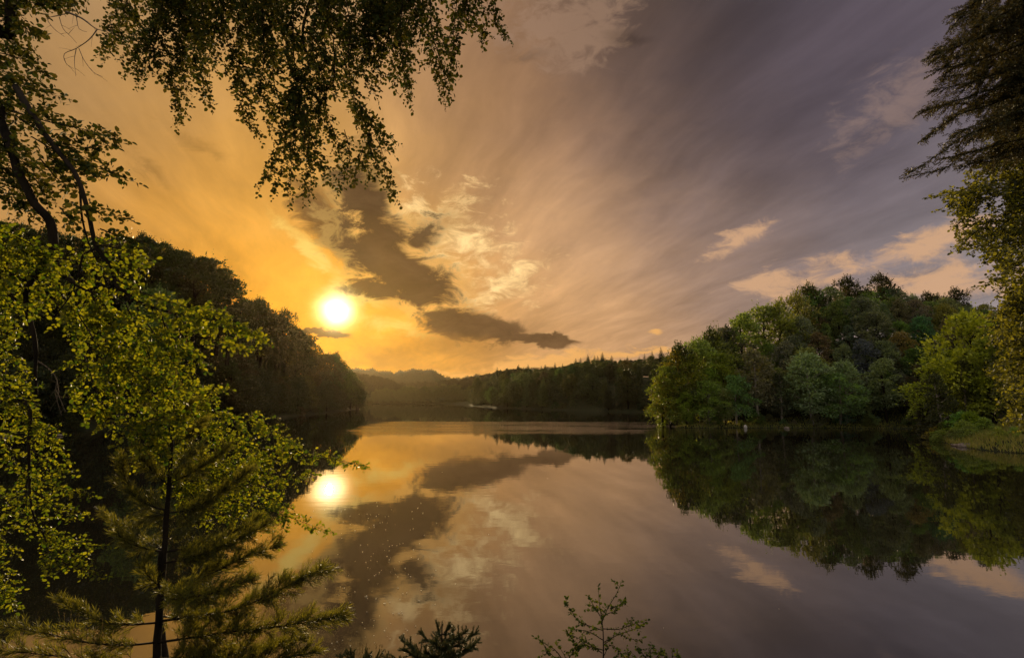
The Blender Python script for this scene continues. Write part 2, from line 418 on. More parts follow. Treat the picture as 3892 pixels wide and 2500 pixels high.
MID = np.array([(1815, 1432, 440), (1875, 1408, 425), (1950, 1392, 410), (2071, 1392, 385), (2134, 1384, 375), (2217, 1364, 358), (2290, 1358, 345), (2334, 1360, 338), (2405, 1354, 328), (2480, 1346, 318), (2551, 1350, 305), (2700, 1350, 290)], float)
FARA = np.array([(1420, 1482, 640), (1480, 1474, 640), (1540, 1474, 635), (1600, 1472, 630), (1650, 1464, 625), (1700, 1464, 620), (1740, 1466, 615), (1780, 1480, 610), (1815, 1500, 600)], float)
ZONES = dict(left_near=LEFT_NEAR, left_far=LEFT_FAR, right=RIGHT, mid=MID, fara=FARA)

ctrl = []
for nm, a in ZONES.items():
    for x, y, D in a:
        r = ray(x, y); k = D / r[1]; p = CAM + r * k
        z = max(1.0, p[2] - (13.5 if nm != 'fara' else 16))
        ctrl.append((p[0], p[1], z)); q = CAM + r * k * 1.35
        ctrl.append((q[0], q[1], z * 0.75))
ctrl = np.array(ctrl)

def smoothstep(a, b, x):
    t = np.clip((x - a) / (b - a), 0, 1); return t * t * (3 - 2 * t)

def ground_z(x, y, d=None):
    x = np.atleast_1d(np.asarray(x, float)).ravel(); y = np.atleast_1d(np.asarray(y, float)).ravel()
    if d is None: d = lake_sd(x, y)
    num = np.zeros(x.shape); den = np.full(x.shape, 1e-9)
    for cx_, cy_, cz in ctrl:
        w = 1.0 / ((x - cx_) ** 2 + (y - cy_) ** 2 + 12.0 ** 2) ** 2
        num += w * cz; den += w
    hill = num / den
    nearb = np.exp(-((x / 60.0) ** 2 + (y / 45.0) ** 2))          # the bank one stands on
    hill = hill * (1 - nearb) + nearb * 4.6
    land = 0.35 * smoothstep(0, 2.5, d) + hill * smoothstep(0, 1, d / (30.0 - 17.5 * nearb))
    spit = np.exp(-(((x - 62) / 9) ** 2 + ((y - 70) / 12) ** 2))
    land = land * (1 - 0.75 * spit) + spit * 0.9 * smoothstep(0, 4, d)
    land = land + smoothstep(2, 12, d) * 0.25 * (np.sin(x * 0.31 + 1) * np.cos(y * 0.27) + np.sin(x * 0.9 + y * 0.7) * 0.4)
    far = smoothstep(640, 760, np.hypot(x, y))
    land = land * (1 - far) + 4 * far
    return np.where(d > 0, land, -np.minimum(2.5, 0.22 * -d) - 0.02)

def axis(fine0, fine1, step, mids, mid_step, ends):
    a = list(np.arange(fine0, fine1 + .1, step))
    lo, hi = fine0, fine1
    while lo > mids[0]: lo -= mid_step; a.append(lo)
    while hi < mids[1]: hi += mid_step; a.append(hi)
    s = mid_step
    while lo > ends[0]: s *= 1.35; lo -= s; a.append(lo)
    s = mid_step
    while hi < ends[1]: s *= 1.35; hi += s; a.append(hi)
    return np.sort(np.array(a))

def build_terrain():
    xs = axis(-130, 130, 2.0, (-340, 340), 8, (-7000, 7000)); ys = axis(-14, 200, 2.0, (-60, 720), 7, (-1500, 9000))
    gx, gy = np.meshgrid(xs, ys); z = ground_z(gx, gy)
    b = Buf(); nx, ny = len(xs), len(ys)
    i = (np.arange(ny - 1)[:, None] * nx + np.arange(nx - 1)[None]).ravel()
    b.add(np.stack([gx.ravel(), gy.ravel(), z], 1), [np.stack([i, i + 1, i + nx + 1, i + nx], 1)])
    tag(b.obj('terrain', M_LITTER, smooth=True), kind='structure')
build_terrain()

def build_water():
    m, nt, out = new_mat('lake_water'); N = nt.nodes; L = nt.links
    tc = N.new('ShaderNodeTexCoord')
    def math_(op, a, b_=0.0, c=0.0):
        n = N.new('ShaderNodeMath'); n.operation = op
        for s, v in zip(n.inputs, (a, b_, c)):
            if hasattr(v, 'is_output'): L.new(v, s)
            else: s.default_value = v
        return n.outputs[0]
    def noise(sc, stretch, detail, rough=0.5):
        mp = N.new('ShaderNodeMapping'); mp.inputs['Scale'].default_value = stretch; L.new(tc.outputs['Object'], mp.inputs[0])
        n = N.new('ShaderNodeTexNoise'); n.inputs['Scale'].default_value = sc; n.inputs['Detail'].default_value = detail; n.inputs['Roughness'].default_value = rough
        L.new(mp.outputs[0], n.inputs['Vector']); return n.outputs[0]
    sx = N.new('ShaderNodeSeparateXYZ'); L.new(tc.outputs['Object'], sx.inputs[0])
    def ms(v, a, b_, lo=0., hi=1.):
        n = N.new('ShaderNodeMapRange'); n.interpolation_type = 'SMOOTHSTEP'
        L.new(v, n.inputs[0])
        for i_, q in enumerate((a, b_, lo, hi)): n.inputs[i_ + 1].default_value = q
        return n.outputs[0]
    edge = noise(0.03, (1, 1, 1), 3)
    yy = math_('ADD', sx.outputs[1], math_('MULTIPLY', math_('SUBTRACT', edge, 0.5), 14.0))
    # a breeze-ruffled patch in the middle of the lake, calm either side
    patch = math_('MULTIPLY', ms(yy, 84, 108), ms(yy, 139, 143, 1., 0.))
    patch = math_('MULTIPLY', patch, ms(sx.outputs[0], -36, -25))
    patch = math_('MULTIPLY', patch, ms(sx.outputs[0], 20, 75, 1., 0.))
    patch = math_('MULTIPLY', patch, ms(noise(0.10, (0.35, 1.6, 1), 3), 0.36, 0.56, .25, 1.))
    calm = noise(0.55, (1.0, 1.6, 1), 4)
    rip = noise(0.8, (0.6, 1.4, 1), 4, 0.6)
    b1 = N.new('ShaderNodeBump'); b1.inputs['Strength'].default_value = 0.05; b1.inputs['Distance'].default_value = 0.05; L.new(calm, b1.inputs['Height'])
    b2 = N.new('ShaderNodeBump'); b2.inputs['Distance'].default_value = 0.2; L.new(rip, b2.inputs['Height']); L.new(b1.outputs[0], b2.inputs['Normal'])
    L.new(math_('MULTIPLY', patch, 0.5), b2.inputs['Strength'])
    gl = N.new('ShaderNodeBsdfGlossy'); gl.inputs['Color'].default_value = (0.90, 0.90, 0.93, 1); L.new(b2.outputs[0], gl.inputs['Normal'])
    L.new(math_('ADD', 0.004, math_('MULTIPLY', patch, 0.02)), gl.inputs['Roughness'])
    df = N.new('ShaderNodeBsdfDiffuse'); df.inputs['Color'].default_value = (0.012, 0.011, 0.006, 1)
    fr = N.new('ShaderNodeFresnel'); fr.inputs['IOR'].default_value = 1.9; L.new(b2.outputs[0], fr.inputs['Normal'])
    fac = math_('MULTIPLY_ADD', fr.outputs[0], 0.86, 0.14)
    mx = N.new('ShaderNodeMixShader'); L.new(fac, mx.inputs[0]); L.new(df.outputs[0], mx.inputs[1]); L.new(gl.outputs[0], mx.inputs[2])
    L.new(mx.outputs[0], out.inputs[0])
    b = Buf(); b.add([(-320, 5, 0), (320, 5, 0), (320, 680, 0), (-320, 680, 0)], [np.array([[0, 1, 2, 3]])])
    tag(b.obj('lake_water', m), kind='structure')
build_water()

# ------------------------------------------------------------------ trees of the shores: templates, then copies
def crown_mesh(name, H, R, zb, nclump, nleaf, ls, open_=0.0, prof=0.6, sprig=0.25):
    """leaf sprays heaped on the shoulders of many boughs"""
    tr = Buf(); b = Buf()
    hs = np.linspace(0, H * 0.93, 9)
    bend = np.cumsum(rng.normal(0, 0.10, (9, 2)), 0); bend -= bend[0]
    tp = np.column_stack([bend, hs]); tp[0, 2] = -0.6
    rad = 0.021 * H * (1 - hs / H) ** 0.8 + 0.02
    tube(tr, tp, rad, 7)
    cs, rc = [], []
    for i in range(nclump):
        t = (i + rng.uniform(0.1, 0.9)) / nclump
        z = zb + (H - zb) * (t ** 0.85)
        u = (z - zb) / (H - zb)
        rr = R * (math.sin(math.pi * min(1, 0.10 + 0.86 * u ** prof)) ** 0.75)
        a = i * 2.399 + rng.normal(0, 0.5)
        k = rng.uniform(0.35, 1.12)
        r0 = R * rng.uniform(0.24, 0.42) * (1 - 0.35 * u)
        c = np.array([math.cos(a) * max(0, rr * k - r0 * .3), math.sin(a) * max(0, rr * k - r0 * .3), min(z, H - r0 * 0.6)])
        cs.append(c); rc.append(r0)
        j = np.interp(max(z - rr * 0.5, zb * 0.7), hs, np.arange(9)); q = tp[int(j)] + (tp[min(8, int(j) + 1)] - tp[int(j)]) * (j % 1)
        if rng.random() < 0.7:
            mid = (q + c) / 2 + [0, 0, 0.06 * H * rng.uniform(-.3, 1)]
            tube(tr, smooth_path([q, mid, c], 0.7), np.linspace(0.007 * H, 0.02, len(smooth_path([q, mid, c], 0.7))), 4, False)
    cs = np.array(cs); rc = np.array(rc)
    w = rc ** 2; cnt = (nleaf * w / w.sum()).astype(int)
    ctr = np.array([0, 0, zb + (H - zb) * 0.45])
    for c, r0, n in zip(cs, rc, cnt):
        o = rvec(n); o[:, 2] = o[:, 2] * 0.9 + 0.25; o = norm(o)
        out = norm(c - ctr)
        k = rng.uniform(0.45, 1.08, n) ** 0.6
        p = c + o * (r0 * k)[:, None] * [1.15, 1.15, 0.62] - (o * [1, 1, 0]) ** 2 * 0
        ax = norm(o * 0.9 + out * 0.6 + rng.normal(0, 0.55, (n, 3)))
        nn = norm(np.array([0, 0, 1.0]) + o * 0.7 + rng.normal(0, 0.5, (n, 3)))
        s = ls * rng.uniform(0.65, 1.35, n)
        quad_cards(b, p, ax, nn, s, s * rng.uniform(0.45, 0.8, n))
        # a few twigs of leaves that stick out and break the outline
        m_ = max(1, int(n * sprig * 0.09))
        o2 = norm(rvec(m_) * 0.8 + out + [0, 0, 0.35 + open_]); L_ = r0 * rng.uniform(0.35, 1.15, m_)
        for q, dd, ll in zip(c + o2 * r0 * [1.05, 1.05, .7], o2, L_):
            k2 = 5; t2 = np.linspace(0, 1, k2)[:, None]
            pp = q + dd * ll * t2
            quad_cards(b, pp, norm(dd + rng.normal(0, .5, (k2, 3))), rvec(k2), ls * rng.uniform(.5, .95, k2), ls * rng.uniform(.25, .5, k2))
    return tr.mesh(name + '_trunk', True), b.mesh(name + '_crown')

def conifer_mesh(name, H, R, zb, tiers, ls):
    tr = Buf(); b = Buf()
    tube(tr, np.column_stack([np.zeros(6), np.zeros(6), np.linspace(-0.6, H, 6)]), np.linspace(0.016 * H, 0.02, 6), 6)
    for i in range(tiers):
        t = i / (tiers - 1.0); z = zb + (H - zb) * t
        r0 = R * (1 - t) ** 0.74 * rng.uniform(0.75, 1.15) + 0.05
        nb = 9 if t < 0.85 else 7
        for j in range(nb):
            a = j * 2 * math.pi / nb + i * 1.3 + rng.normal(0, .18); rr = r0 * rng.uniform(0.7, 1.1)
            d = np.array([math.cos(a), math.sin(a), -0.28 + 0.55 * t])
            n = max(4, int(rr / (ls * 0.36))); s = np.linspace(0.1, 1, n)[:, None]
            p = np.array([0, 0, z]) + d * rr * s + np.array([0, 0, 1.0]) * (s ** 2) * 0.18 * rr
            for sgn in (-1, 1):
                side = np.array([-d[1], d[0], 0]) * sgn
                ax = norm(d * 0.75 + side * rng.uniform(0.4, 0.9, (n, 1)) + [0, 0, -0.25] + rng.normal(0, .2, (n, 3)))
                l = ls * rng.uniform(0.7, 1.25, n) * (1.1 - 0.55 * s[:, 0]) * (1.1 - .25 * t) * min(1.0, .22 + (1 - t) * 2.0)
                quad_cards(b, p, ax, norm([0, 0, .7] + rng.normal(0, .8, (n, 3))), l, l * 0.5)
    quad_cards(b, np.tile([[0, 0, H - .8]], (4, 1)), norm(np.array([[0, 0, 1.0]] * 4) + rng.normal(0, .08, (4, 3))), rvec(4), 0.9, 0.16)
    return tr.mesh(name + '_trunk', True), b.mesh(name + '_crown')

T = {}
def template(key, H, pair):
    for me, mt in zip(pair, (M_BARK, M_CROWN)): me.materials.append(mt)
    T[key] = (H, *pair)
template('round', 13, crown_mesh('round', 13, 4.4, 2.6, 30, 5200, 0.42))
template('tall', 15, crown_mesh('tall', 15, 3.9, 3.4, 34, 5200, 0.42, prof=0.75))
template('wide', 12, crown_mesh('wide', 12, 5.2, 2.6, 32, 5600, 0.42, prof=0.5))
template('open', 14, crown_mesh('open', 14, 4.2, 3.5, 22, 2300, 0.46, 0.5, 0.7, 1.6))
template('slim', 12, crown_mesh('slim', 12, 2.7, 2.0, 24, 3600, 0.36, prof=0.7))
template('edge', 13, crown_mesh('edge', 13, 4.6, 1.2, 36, 6200, 0.40, prof=0.45))
template('spruce', 17, conifer_mesh('spruce', 17, 4.7, 2.0, 34, 0.95))
template('fir', 15, conifer_mesh('fir', 15, 4.2, 1.6, 30, 0.9))
template('bush', 2.6, crown_mesh('bush', 2.6, 1.7, 0.3, 14, 1500, 0.22, prof=0.4))

def plant(key, x, y, z, height, col, label, cat, group, name, rz=None, pale=False, lean=0.0):
    H, tm, cm = T[key]
    r = empty(name, (x, y, z), label, cat, group)
    s = height / H; k = rng.uniform(0.88, 1.14)
    r.scale = (s * k, s * k, s)
    r.rotation_euler = (rng.normal(0, .02), lean + rng.normal(0, .02), rng.uniform(0, 6.28) if rz is None else rz)
    for nm, me in (('trunk', tm), ('crown', cm)):
        o = bpy.data.objects.new(nm, me); COL.objects.link(o); o.parent = r
        if nm == 'crown': o.color = (*col, 1)
        elif pale:
            o.material_slots[0].link = 'OBJECT'; o.material_slots[0].material = M_BARK_PALE
    return r

placed = []
def free(x, y, dmin):
    return all((x - a) ** 2 + (y - b) ** 2 > dmin * dmin for a, b in placed)

def jit(c, s=0.18):
    return tuple(np.clip(np.array(c) * (1 + rng.normal(0, s, 3) * [1, .7, 1]), 0.004, 0.4))

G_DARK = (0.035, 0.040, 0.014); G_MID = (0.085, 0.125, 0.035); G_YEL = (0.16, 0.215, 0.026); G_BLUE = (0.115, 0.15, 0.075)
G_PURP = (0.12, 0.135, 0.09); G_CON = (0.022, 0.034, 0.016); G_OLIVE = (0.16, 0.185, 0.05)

def skyline_trees(zone, step, kinds, colf, label, group, tipj=22):
    a = ZONES[zone]; x = a[0, 0]
    while x < a[-1, 0]:
        key = kinds[rng.integers(len(kinds))]; con = key in ('spruce', 'fir')
        yt = np.interp(x, a[:, 0], a[:, 1]) + (rng.uniform(-13, 6) if con else rng.uniform(-8 if zone != 'mid' else 6, tipj)); D = np.interp(x, a[:, 0], a[:, 2]) + rng.uniform(-3, 3)
        r = ray(x, yt); k = D / r[1]; top = CAM + r * k
        g = ground_z(top[0], top[1])[0]
        h = top[2] - g
        if h > 3.5:
            hh = min(h, 21)
            plant(key, top[0], top[1], top[2] - hh, hh, colf(x, top), label[0] if key not in ('spruce', 'fir') else label[1], 'tree', group, 'broadleaf_tree' if key not in ('spruce', 'fir') else 'conifer_tree')
            placed.append((top[0], top[1]))
        x += step * rng.uniform(0.7, 1.3)

class Mass:
    """a wood that reads as one mass: thinned copies of the crowns in one object"""
    def __init__(s): s.b = Buf()
    def add(s, key, x, y, z, h):
        H, tm, cm = T[key]
        if not hasattr(s, 'c'): s.c = {}
        if key not in s.c:
            v = np.zeros(len(cm.vertices) * 3); cm.vertices.foreach_get('co', v); s.c[key] = v.reshape(-1, 4, 3)
        q = s.c[key]; q = q[rng.random(len(q)) < .42]; c = q.mean(1, keepdims=True); q = c + (q - c) * 1.45
        k = h / H; a = rng.uniform(0, 6.28); ca, sa = math.cos(a), math.sin(a); f = k * rng.uniform(.95, 1.25)
        w = np.stack([(q[..., 0] * ca - q[..., 1] * sa) * f + x, (q[..., 0] * sa + q[..., 1] * ca) * f + y, q[..., 2] * k + z], -1)
        s.b.add(w.reshape(-1, 3), [np.arange(len(q) * 4).reshape(-1, 4)])
    def build(s, name, label, col):
        o = s.b.obj(name, M_CROWN); o.color = (*col, 1); tag(o, label, 'wood', None, 'stuff')

def fill_trees(zone, n, box, dmin, hr, kinds, colf, label, group, shore=2.0, back=0, mass=None, hmin=None):
    a = ZONES[zone]; got = 0; hmin = hmin or hr[0] * .5
    xs = rng.uniform(box[0], box[1], 9000); ys_ = rng.uniform(box[2], box[3], 9000)
    px_ = proj(np.column_stack([xs, ys_, np.zeros(9000)]))[0]
    ok = (px_ > a[0, 0] - 60) & (px_ < a[-1, 0] + 60) & (ys_ < np.interp(px_, a[:, 0], a[:, 2]) + back)
    xs, ys_, px_ = xs[ok], ys_[ok], px_[ok]; sdv = lake_sd(xs, ys_); ok = sdv > shore
    xs, ys_, px_ = xs[ok], ys_[ok], px_[ok]; gg = ground_z(xs, ys_)
    for x, y, px, g in zip(xs, ys_, px_, gg):
        if got >= n: break
        if not free(x, y, dmin): continue
        h = rng.uniform(*hr)
        ys = np.interp(px, a[:, 0], a[:, 1]) + rng.uniform(8, 34)
        r = ray(px, ys); top = CAM + r * (y / r[1])
        h = min(h, top[2] - g)
        if h < hmin: continue
        key = kinds[rng.integers(len(kinds))]; con = key in ('spruce', 'fir')
        if mass is not None: mass.add(key, x, y, g, h)
        else: plant(key, x, y, g, h, colf(px, (x, y, g)), label[1] if con else label[0], 'tree', group, 'conifer_tree' if con else 'broadleaf_tree')
        placed.append((x, y)); got += 1
    print('fill', zone, got, n)

# --- the hill whose slope the sun rakes (x px 2480 and on)
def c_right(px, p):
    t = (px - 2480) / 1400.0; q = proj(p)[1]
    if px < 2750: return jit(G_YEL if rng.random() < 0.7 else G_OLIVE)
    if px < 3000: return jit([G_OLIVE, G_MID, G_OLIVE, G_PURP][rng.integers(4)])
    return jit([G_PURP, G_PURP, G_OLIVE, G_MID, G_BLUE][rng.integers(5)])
gR = 'trees massed on the round wooded hill beyond the lake'
LR = ('broadleaf tree massed among others on the round wooded hill beyond the lake', 'dark pointed conifer among the broadleaf trees of the round wooded hill')
def at_px(x, y, D, ztop=True):
    r = ray(x, y); return CAM + r * (D / r[1])
# single trees one can point to: x px, top y px, distance, kind, colour, label
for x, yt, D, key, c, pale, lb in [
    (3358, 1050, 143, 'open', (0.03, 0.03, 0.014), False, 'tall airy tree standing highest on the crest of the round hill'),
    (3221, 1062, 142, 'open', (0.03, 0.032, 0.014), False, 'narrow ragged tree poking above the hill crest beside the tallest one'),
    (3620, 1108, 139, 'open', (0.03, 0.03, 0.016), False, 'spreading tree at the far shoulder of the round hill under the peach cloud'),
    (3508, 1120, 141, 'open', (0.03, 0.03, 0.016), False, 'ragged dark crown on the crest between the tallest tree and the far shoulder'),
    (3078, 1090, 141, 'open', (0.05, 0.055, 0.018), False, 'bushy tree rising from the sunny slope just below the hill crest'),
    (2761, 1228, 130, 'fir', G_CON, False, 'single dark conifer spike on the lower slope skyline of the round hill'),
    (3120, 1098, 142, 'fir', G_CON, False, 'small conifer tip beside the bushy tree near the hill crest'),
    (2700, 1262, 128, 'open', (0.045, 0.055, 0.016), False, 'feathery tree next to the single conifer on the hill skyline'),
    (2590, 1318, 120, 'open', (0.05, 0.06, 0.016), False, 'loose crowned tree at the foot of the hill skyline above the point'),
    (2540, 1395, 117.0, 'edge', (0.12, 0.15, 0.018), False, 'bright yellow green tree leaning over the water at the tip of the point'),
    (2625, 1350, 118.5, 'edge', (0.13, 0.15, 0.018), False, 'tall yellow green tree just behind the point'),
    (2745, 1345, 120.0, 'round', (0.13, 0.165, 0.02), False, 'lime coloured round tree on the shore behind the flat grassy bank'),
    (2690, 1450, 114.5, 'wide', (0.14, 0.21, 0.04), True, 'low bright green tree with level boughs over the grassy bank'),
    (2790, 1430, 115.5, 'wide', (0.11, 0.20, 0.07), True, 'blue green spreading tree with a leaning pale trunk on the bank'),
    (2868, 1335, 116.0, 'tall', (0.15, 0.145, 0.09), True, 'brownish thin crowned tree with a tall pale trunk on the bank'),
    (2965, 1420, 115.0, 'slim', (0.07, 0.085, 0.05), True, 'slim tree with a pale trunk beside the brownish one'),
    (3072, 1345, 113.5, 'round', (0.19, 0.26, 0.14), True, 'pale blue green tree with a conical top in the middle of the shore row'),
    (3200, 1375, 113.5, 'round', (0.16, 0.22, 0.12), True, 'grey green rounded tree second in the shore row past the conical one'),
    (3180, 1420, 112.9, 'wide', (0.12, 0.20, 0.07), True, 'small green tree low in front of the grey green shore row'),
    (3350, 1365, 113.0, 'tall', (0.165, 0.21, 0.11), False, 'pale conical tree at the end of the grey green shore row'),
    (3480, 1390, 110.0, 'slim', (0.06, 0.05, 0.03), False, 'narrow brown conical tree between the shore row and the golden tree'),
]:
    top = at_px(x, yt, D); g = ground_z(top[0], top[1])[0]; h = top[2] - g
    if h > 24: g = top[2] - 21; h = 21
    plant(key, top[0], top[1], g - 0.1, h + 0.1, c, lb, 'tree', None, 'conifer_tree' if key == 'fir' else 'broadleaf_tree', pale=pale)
    placed.append((top[0], top[1]))
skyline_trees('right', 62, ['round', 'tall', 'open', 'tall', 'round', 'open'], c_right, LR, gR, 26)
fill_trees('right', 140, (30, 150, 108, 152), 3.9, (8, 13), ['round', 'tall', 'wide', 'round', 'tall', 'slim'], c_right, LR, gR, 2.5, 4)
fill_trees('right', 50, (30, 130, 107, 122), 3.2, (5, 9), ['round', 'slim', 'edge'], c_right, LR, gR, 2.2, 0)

# --- the dark hillside below the sun
gL = 'trees on the dark hillside below the sun'
LL = ('dark backlit broadleaf tree massed on the hillside below the sun', 'dark backlit conifer on the hillside below the sun')
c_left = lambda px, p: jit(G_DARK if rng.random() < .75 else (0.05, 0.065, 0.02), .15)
for x, yt, D, key, lb in [
    (550, 905, 129, 'open', 'feathery tree standing proud on the crest of the dark hillside'),
    (990, 1142, 184, 'open', 'gap toothed tree at the top of the dark lower slope near the sun'),
    (1075, 1185, 200, 'open', 'see through tree on the lower slope skyline next to the sun'),
    (1165, 1248, 226, 'spruce', 'spire shaped conifer on the dark slope straight under the sun'),
    (1276, 1348, 258, 'open', 'lone rounded tree standing out at the low end of the dark slope'),
    (1365, 1455, 292, 'edge', 'last leafy tree at the tip of the dark headland'),
    (1335, 1440, 288, 'edge', 'drooping tree next to the tip of the dark headland'),
    (600, 1105, 112, 'round', 'lighter green tree on the dark hillside behind the leafy branches')]:
    top = at_px(x, yt, D); g = ground_z(top[0], top[1])[0]; h = top[2] - g
    if h > 22: g = top[2] - 20; h = 20
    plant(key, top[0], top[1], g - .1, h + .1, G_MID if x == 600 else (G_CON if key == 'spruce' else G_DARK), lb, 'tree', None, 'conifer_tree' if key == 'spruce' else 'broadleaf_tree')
    placed.append((top[0], top[1]))
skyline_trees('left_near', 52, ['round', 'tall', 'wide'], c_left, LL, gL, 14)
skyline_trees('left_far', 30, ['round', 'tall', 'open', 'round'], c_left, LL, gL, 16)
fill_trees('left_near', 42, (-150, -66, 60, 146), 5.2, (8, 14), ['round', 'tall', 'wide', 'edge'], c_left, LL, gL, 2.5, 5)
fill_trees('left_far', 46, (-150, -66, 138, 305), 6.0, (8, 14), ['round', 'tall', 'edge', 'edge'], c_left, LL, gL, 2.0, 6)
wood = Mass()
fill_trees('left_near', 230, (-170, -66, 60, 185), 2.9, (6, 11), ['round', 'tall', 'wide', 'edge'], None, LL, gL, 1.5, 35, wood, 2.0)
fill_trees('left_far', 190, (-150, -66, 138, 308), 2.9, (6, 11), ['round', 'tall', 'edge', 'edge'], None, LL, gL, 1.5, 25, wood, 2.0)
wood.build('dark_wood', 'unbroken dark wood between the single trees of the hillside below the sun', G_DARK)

# --- the mixed wood in the middle distance
gM = 'trees of the mixed wood on the middle shore'
LM = ('dark green broadleaf tree in the mixed wood on the middle shore', 'dark conifer in the mixed wood on the middle shore')
c_mid = lambda px, p: jit([(0.06, 0.085, 0.03), (0.07, 0.10, 0.05), G_DARK, (0.06, 0.065, 0.022)][rng.integers(4)], .15)
def c_mids(px, p): return jit(G_CON, .2)
for x, yt, D, key, c, lb in [
    (2290, 1338, 345, 'spruce', G_CON, 'tallest dark spruce on the skyline of the mixed wood'),
    (2234, 1347, 352, 'spruce', G_CON, 'thin spruce beside the tallest one on the mixed wood skyline'),
    (2480, 1334, 318, 'fir', G_CON, 'stubby conifer near the round hill on the mixed wood skyline'),
    (2513, 1320, 312, 'spruce', G_CON, 'broad spruce standing against the peach cloud nearest the round hill'),
    (2071, 1386, 385, 'spruce', G_CON, 'dark spruce halfway along the mixed wood skyline'),
    (2008, 1384, 395, 'spruce', G_CON, 'slender spruce on the lower skyline of the mixed wood'),
    (1815, 1436, 436, 'edge', (0.05, 0.06, 0.018), 'first broadleaf tree at the lakeward end of the mixed wood')]:
    top = at_px(x, yt, D); g = ground_z(top[0], top[1])[0]; h = top[2] - g
    if h > 26: g = top[2] - 24; h = 24
    plant(key, top[0], top[1], g - .1, h + .1, c, lb, 'tree', None, 'broadleaf_tree' if key == 'edge' else 'conifer_tree')
    placed.append((top[0], top[1]))
skyline_trees('mid', 16, ['spruce', 'fir', 'round', 'tall', 'spruce', 'open'], lambda px, p: jit(G_CON if rng.random() < .6 else G_DARK), LM, gM, 28)
fill_trees('mid', 64, (-40, 130, 200, 440), 7.0, (12, 18), ['round', 'tall', 'round', 'spruce', 'wide'], c_mid, LM, gM, 2.0, 5)
wood = Mass()
fill_trees('mid', 190, (-45, 120, 203, 445), 3.4, (6, 12), ['edge', 'round', 'wide', 'tall'], None, LM, gM, 1.2, 5, wood, 3)
# --- the wood behind the reeds at the head of the lake
for x in np.arange(FARA[0, 0], FARA[-1, 0], 12):
    y = np.interp(x, FARA[:, 0], FARA[:, 1]) + rng.uniform(-5, 9); D = np.interp(x, FARA[:, 0], FARA[:, 2]); p = at_px(x, y, D); g = ground_z(p[0], p[1])[0]
    if p[2] - g > 3: wood.add(['round', 'tall', 'spruce', 'spruce', 'wide'][rng.integers(5)], p[0], p[1], p[2] - min(18, p[2] - g), min(18, p[2] - g))
fill_trees('fara', 90, (-200, -30, 585, 642), 5, (7, 15), ['round', 'tall', 'edge', 'spruce'], None, LM, gM, 1.0, 5, wood, 3)
wood.build('far_wood', 'dim far wood filling the middle shore and the head of the lake behind the reeds', (0.045, 0.055, 0.022))

# --- hills beyond: each ridge a body of ground under one far-off wood
def ridge(name, pts, D, depth, seed, conif, label):
    pts = np.array(pts, float); r_ = np.random.default_rng(seed)
    xs = np.arange(pts[0, 0], pts[-1, 0], (pts[-1, 0] - pts[0, 0]) / 90.0)
    ys = np.interp(xs, pts[:, 0], pts[:, 1])
    top = np.array([at_px(x, y, D) for x, y in zip(xs, ys)])
    th = 2.6 if D > 1000 else 7.0
    n = len(xs); b = Buf(); rows = []
    for k, (dy, zz) in enumerate([(-1.0, 0.0), (-0.55, 0.62), (-0.25, 0.88), (0, 1.0), (0.5, 0.85), (1.4, 0.2)]):
        q = top.copy(); q[:, 1] += dy * depth; q[:, 0] *= (q[:, 1] / top[:, 1]); q[:, 2] = np.maximum(-1, (top[:, 2] - th) * zz + (r_.normal(0, 1.5, n) if 0 < k < 5 else 0)); rows.append(q)
    V = np.vstack(rows); i = (np.arange(5)[:, None] * n + np.arange(n - 1)[None]).ravel()
    b.add(V, [np.stack([i, i + 1, i + n + 1, i + n], 1)])
    tag(b.obj(name, M_HILL, smooth=True), kind='structure')
    w = Buf(); G = np.array(rows)
    m_ = 2600; s = r_.uniform(0, 2.99, m_) ; xi = r_.uniform(0, n - 1.001, m_)
    s[:500] = r_.uniform(2.8, 3.05, 500)
    si, xf = s.astype(int), xi.astype(int); sf, xr = (s - si)[:, None], (xi - xf)[:, None]
    p = (G[si, xf] * (1 - xr) + G[si, xf + 1] * xr) * (1 - sf) + (G[si + 1, xf] * (1 - xr) + G[si + 1, xf + 1] * xr) * sf
    hts = th * r_.uniform(0.7, 1.1, m_)
    for k in range(7):
        con = r_.random(m_) < conif
        dz = r_.uniform(0.15, 1.0, m_)
        wid = np.where(con, (1.05 - dz) * 0.22, 0.42 * np.sqrt(np.maximum(0.05, 1 - (dz - .45) ** 2 * 2.5))) * hts
        pp = p + np.column_stack([r_.normal(0, 1, m_) * wid * .5, r_.normal(0, 1, m_) * wid * .5, hts * dz - hts * .12])
        quad_cards(w, pp, norm(r_.normal(0, 1, (m_, 3)) + [0, 0, .4]), norm(r_.normal(0, 1, (m_, 3))), hts * .32, hts * .22)
    # pointed or domed tops, so that the crest reads as trees
    quad_cards(w, p + np.column_stack([np.zeros(m_), np.zeros(m_), hts * .45]), norm(np.array([0, 0, 1.0]) + r_.normal(0, .04, (m_, 3))), np.tile([[0, -1.0, 0.1]], (m_, 1)), hts * .6, hts * np.where(r_.random(m_) < conif, .22, .5))
    o = w.obj('distant_wood', M_FARWOOD); o.color = (0.016, 0.019, 0.013, 1)
    tag(o, label, 'wood', None, 'stuff')
ridge('hill_slope', [(1330, 1408), (1353, 1416), (1400, 1427), (1444, 1431), (1494, 1446), (1522, 1461), (1560, 1478), (1620, 1492)], 770, 90, 3, 0.7, 'hazy wooded slope falling behind the dark headland')
ridge('hill_shoulder', [(1500, 1466), (1531, 1456), (1600, 1452), (1657, 1450), (1719, 1444), (1782, 1434), (1844, 1425), (1900, 1410), (1990, 1396)], 870, 110, 4, 0.6, 'hazy wooded shoulder behind the trees at the head of the lake')
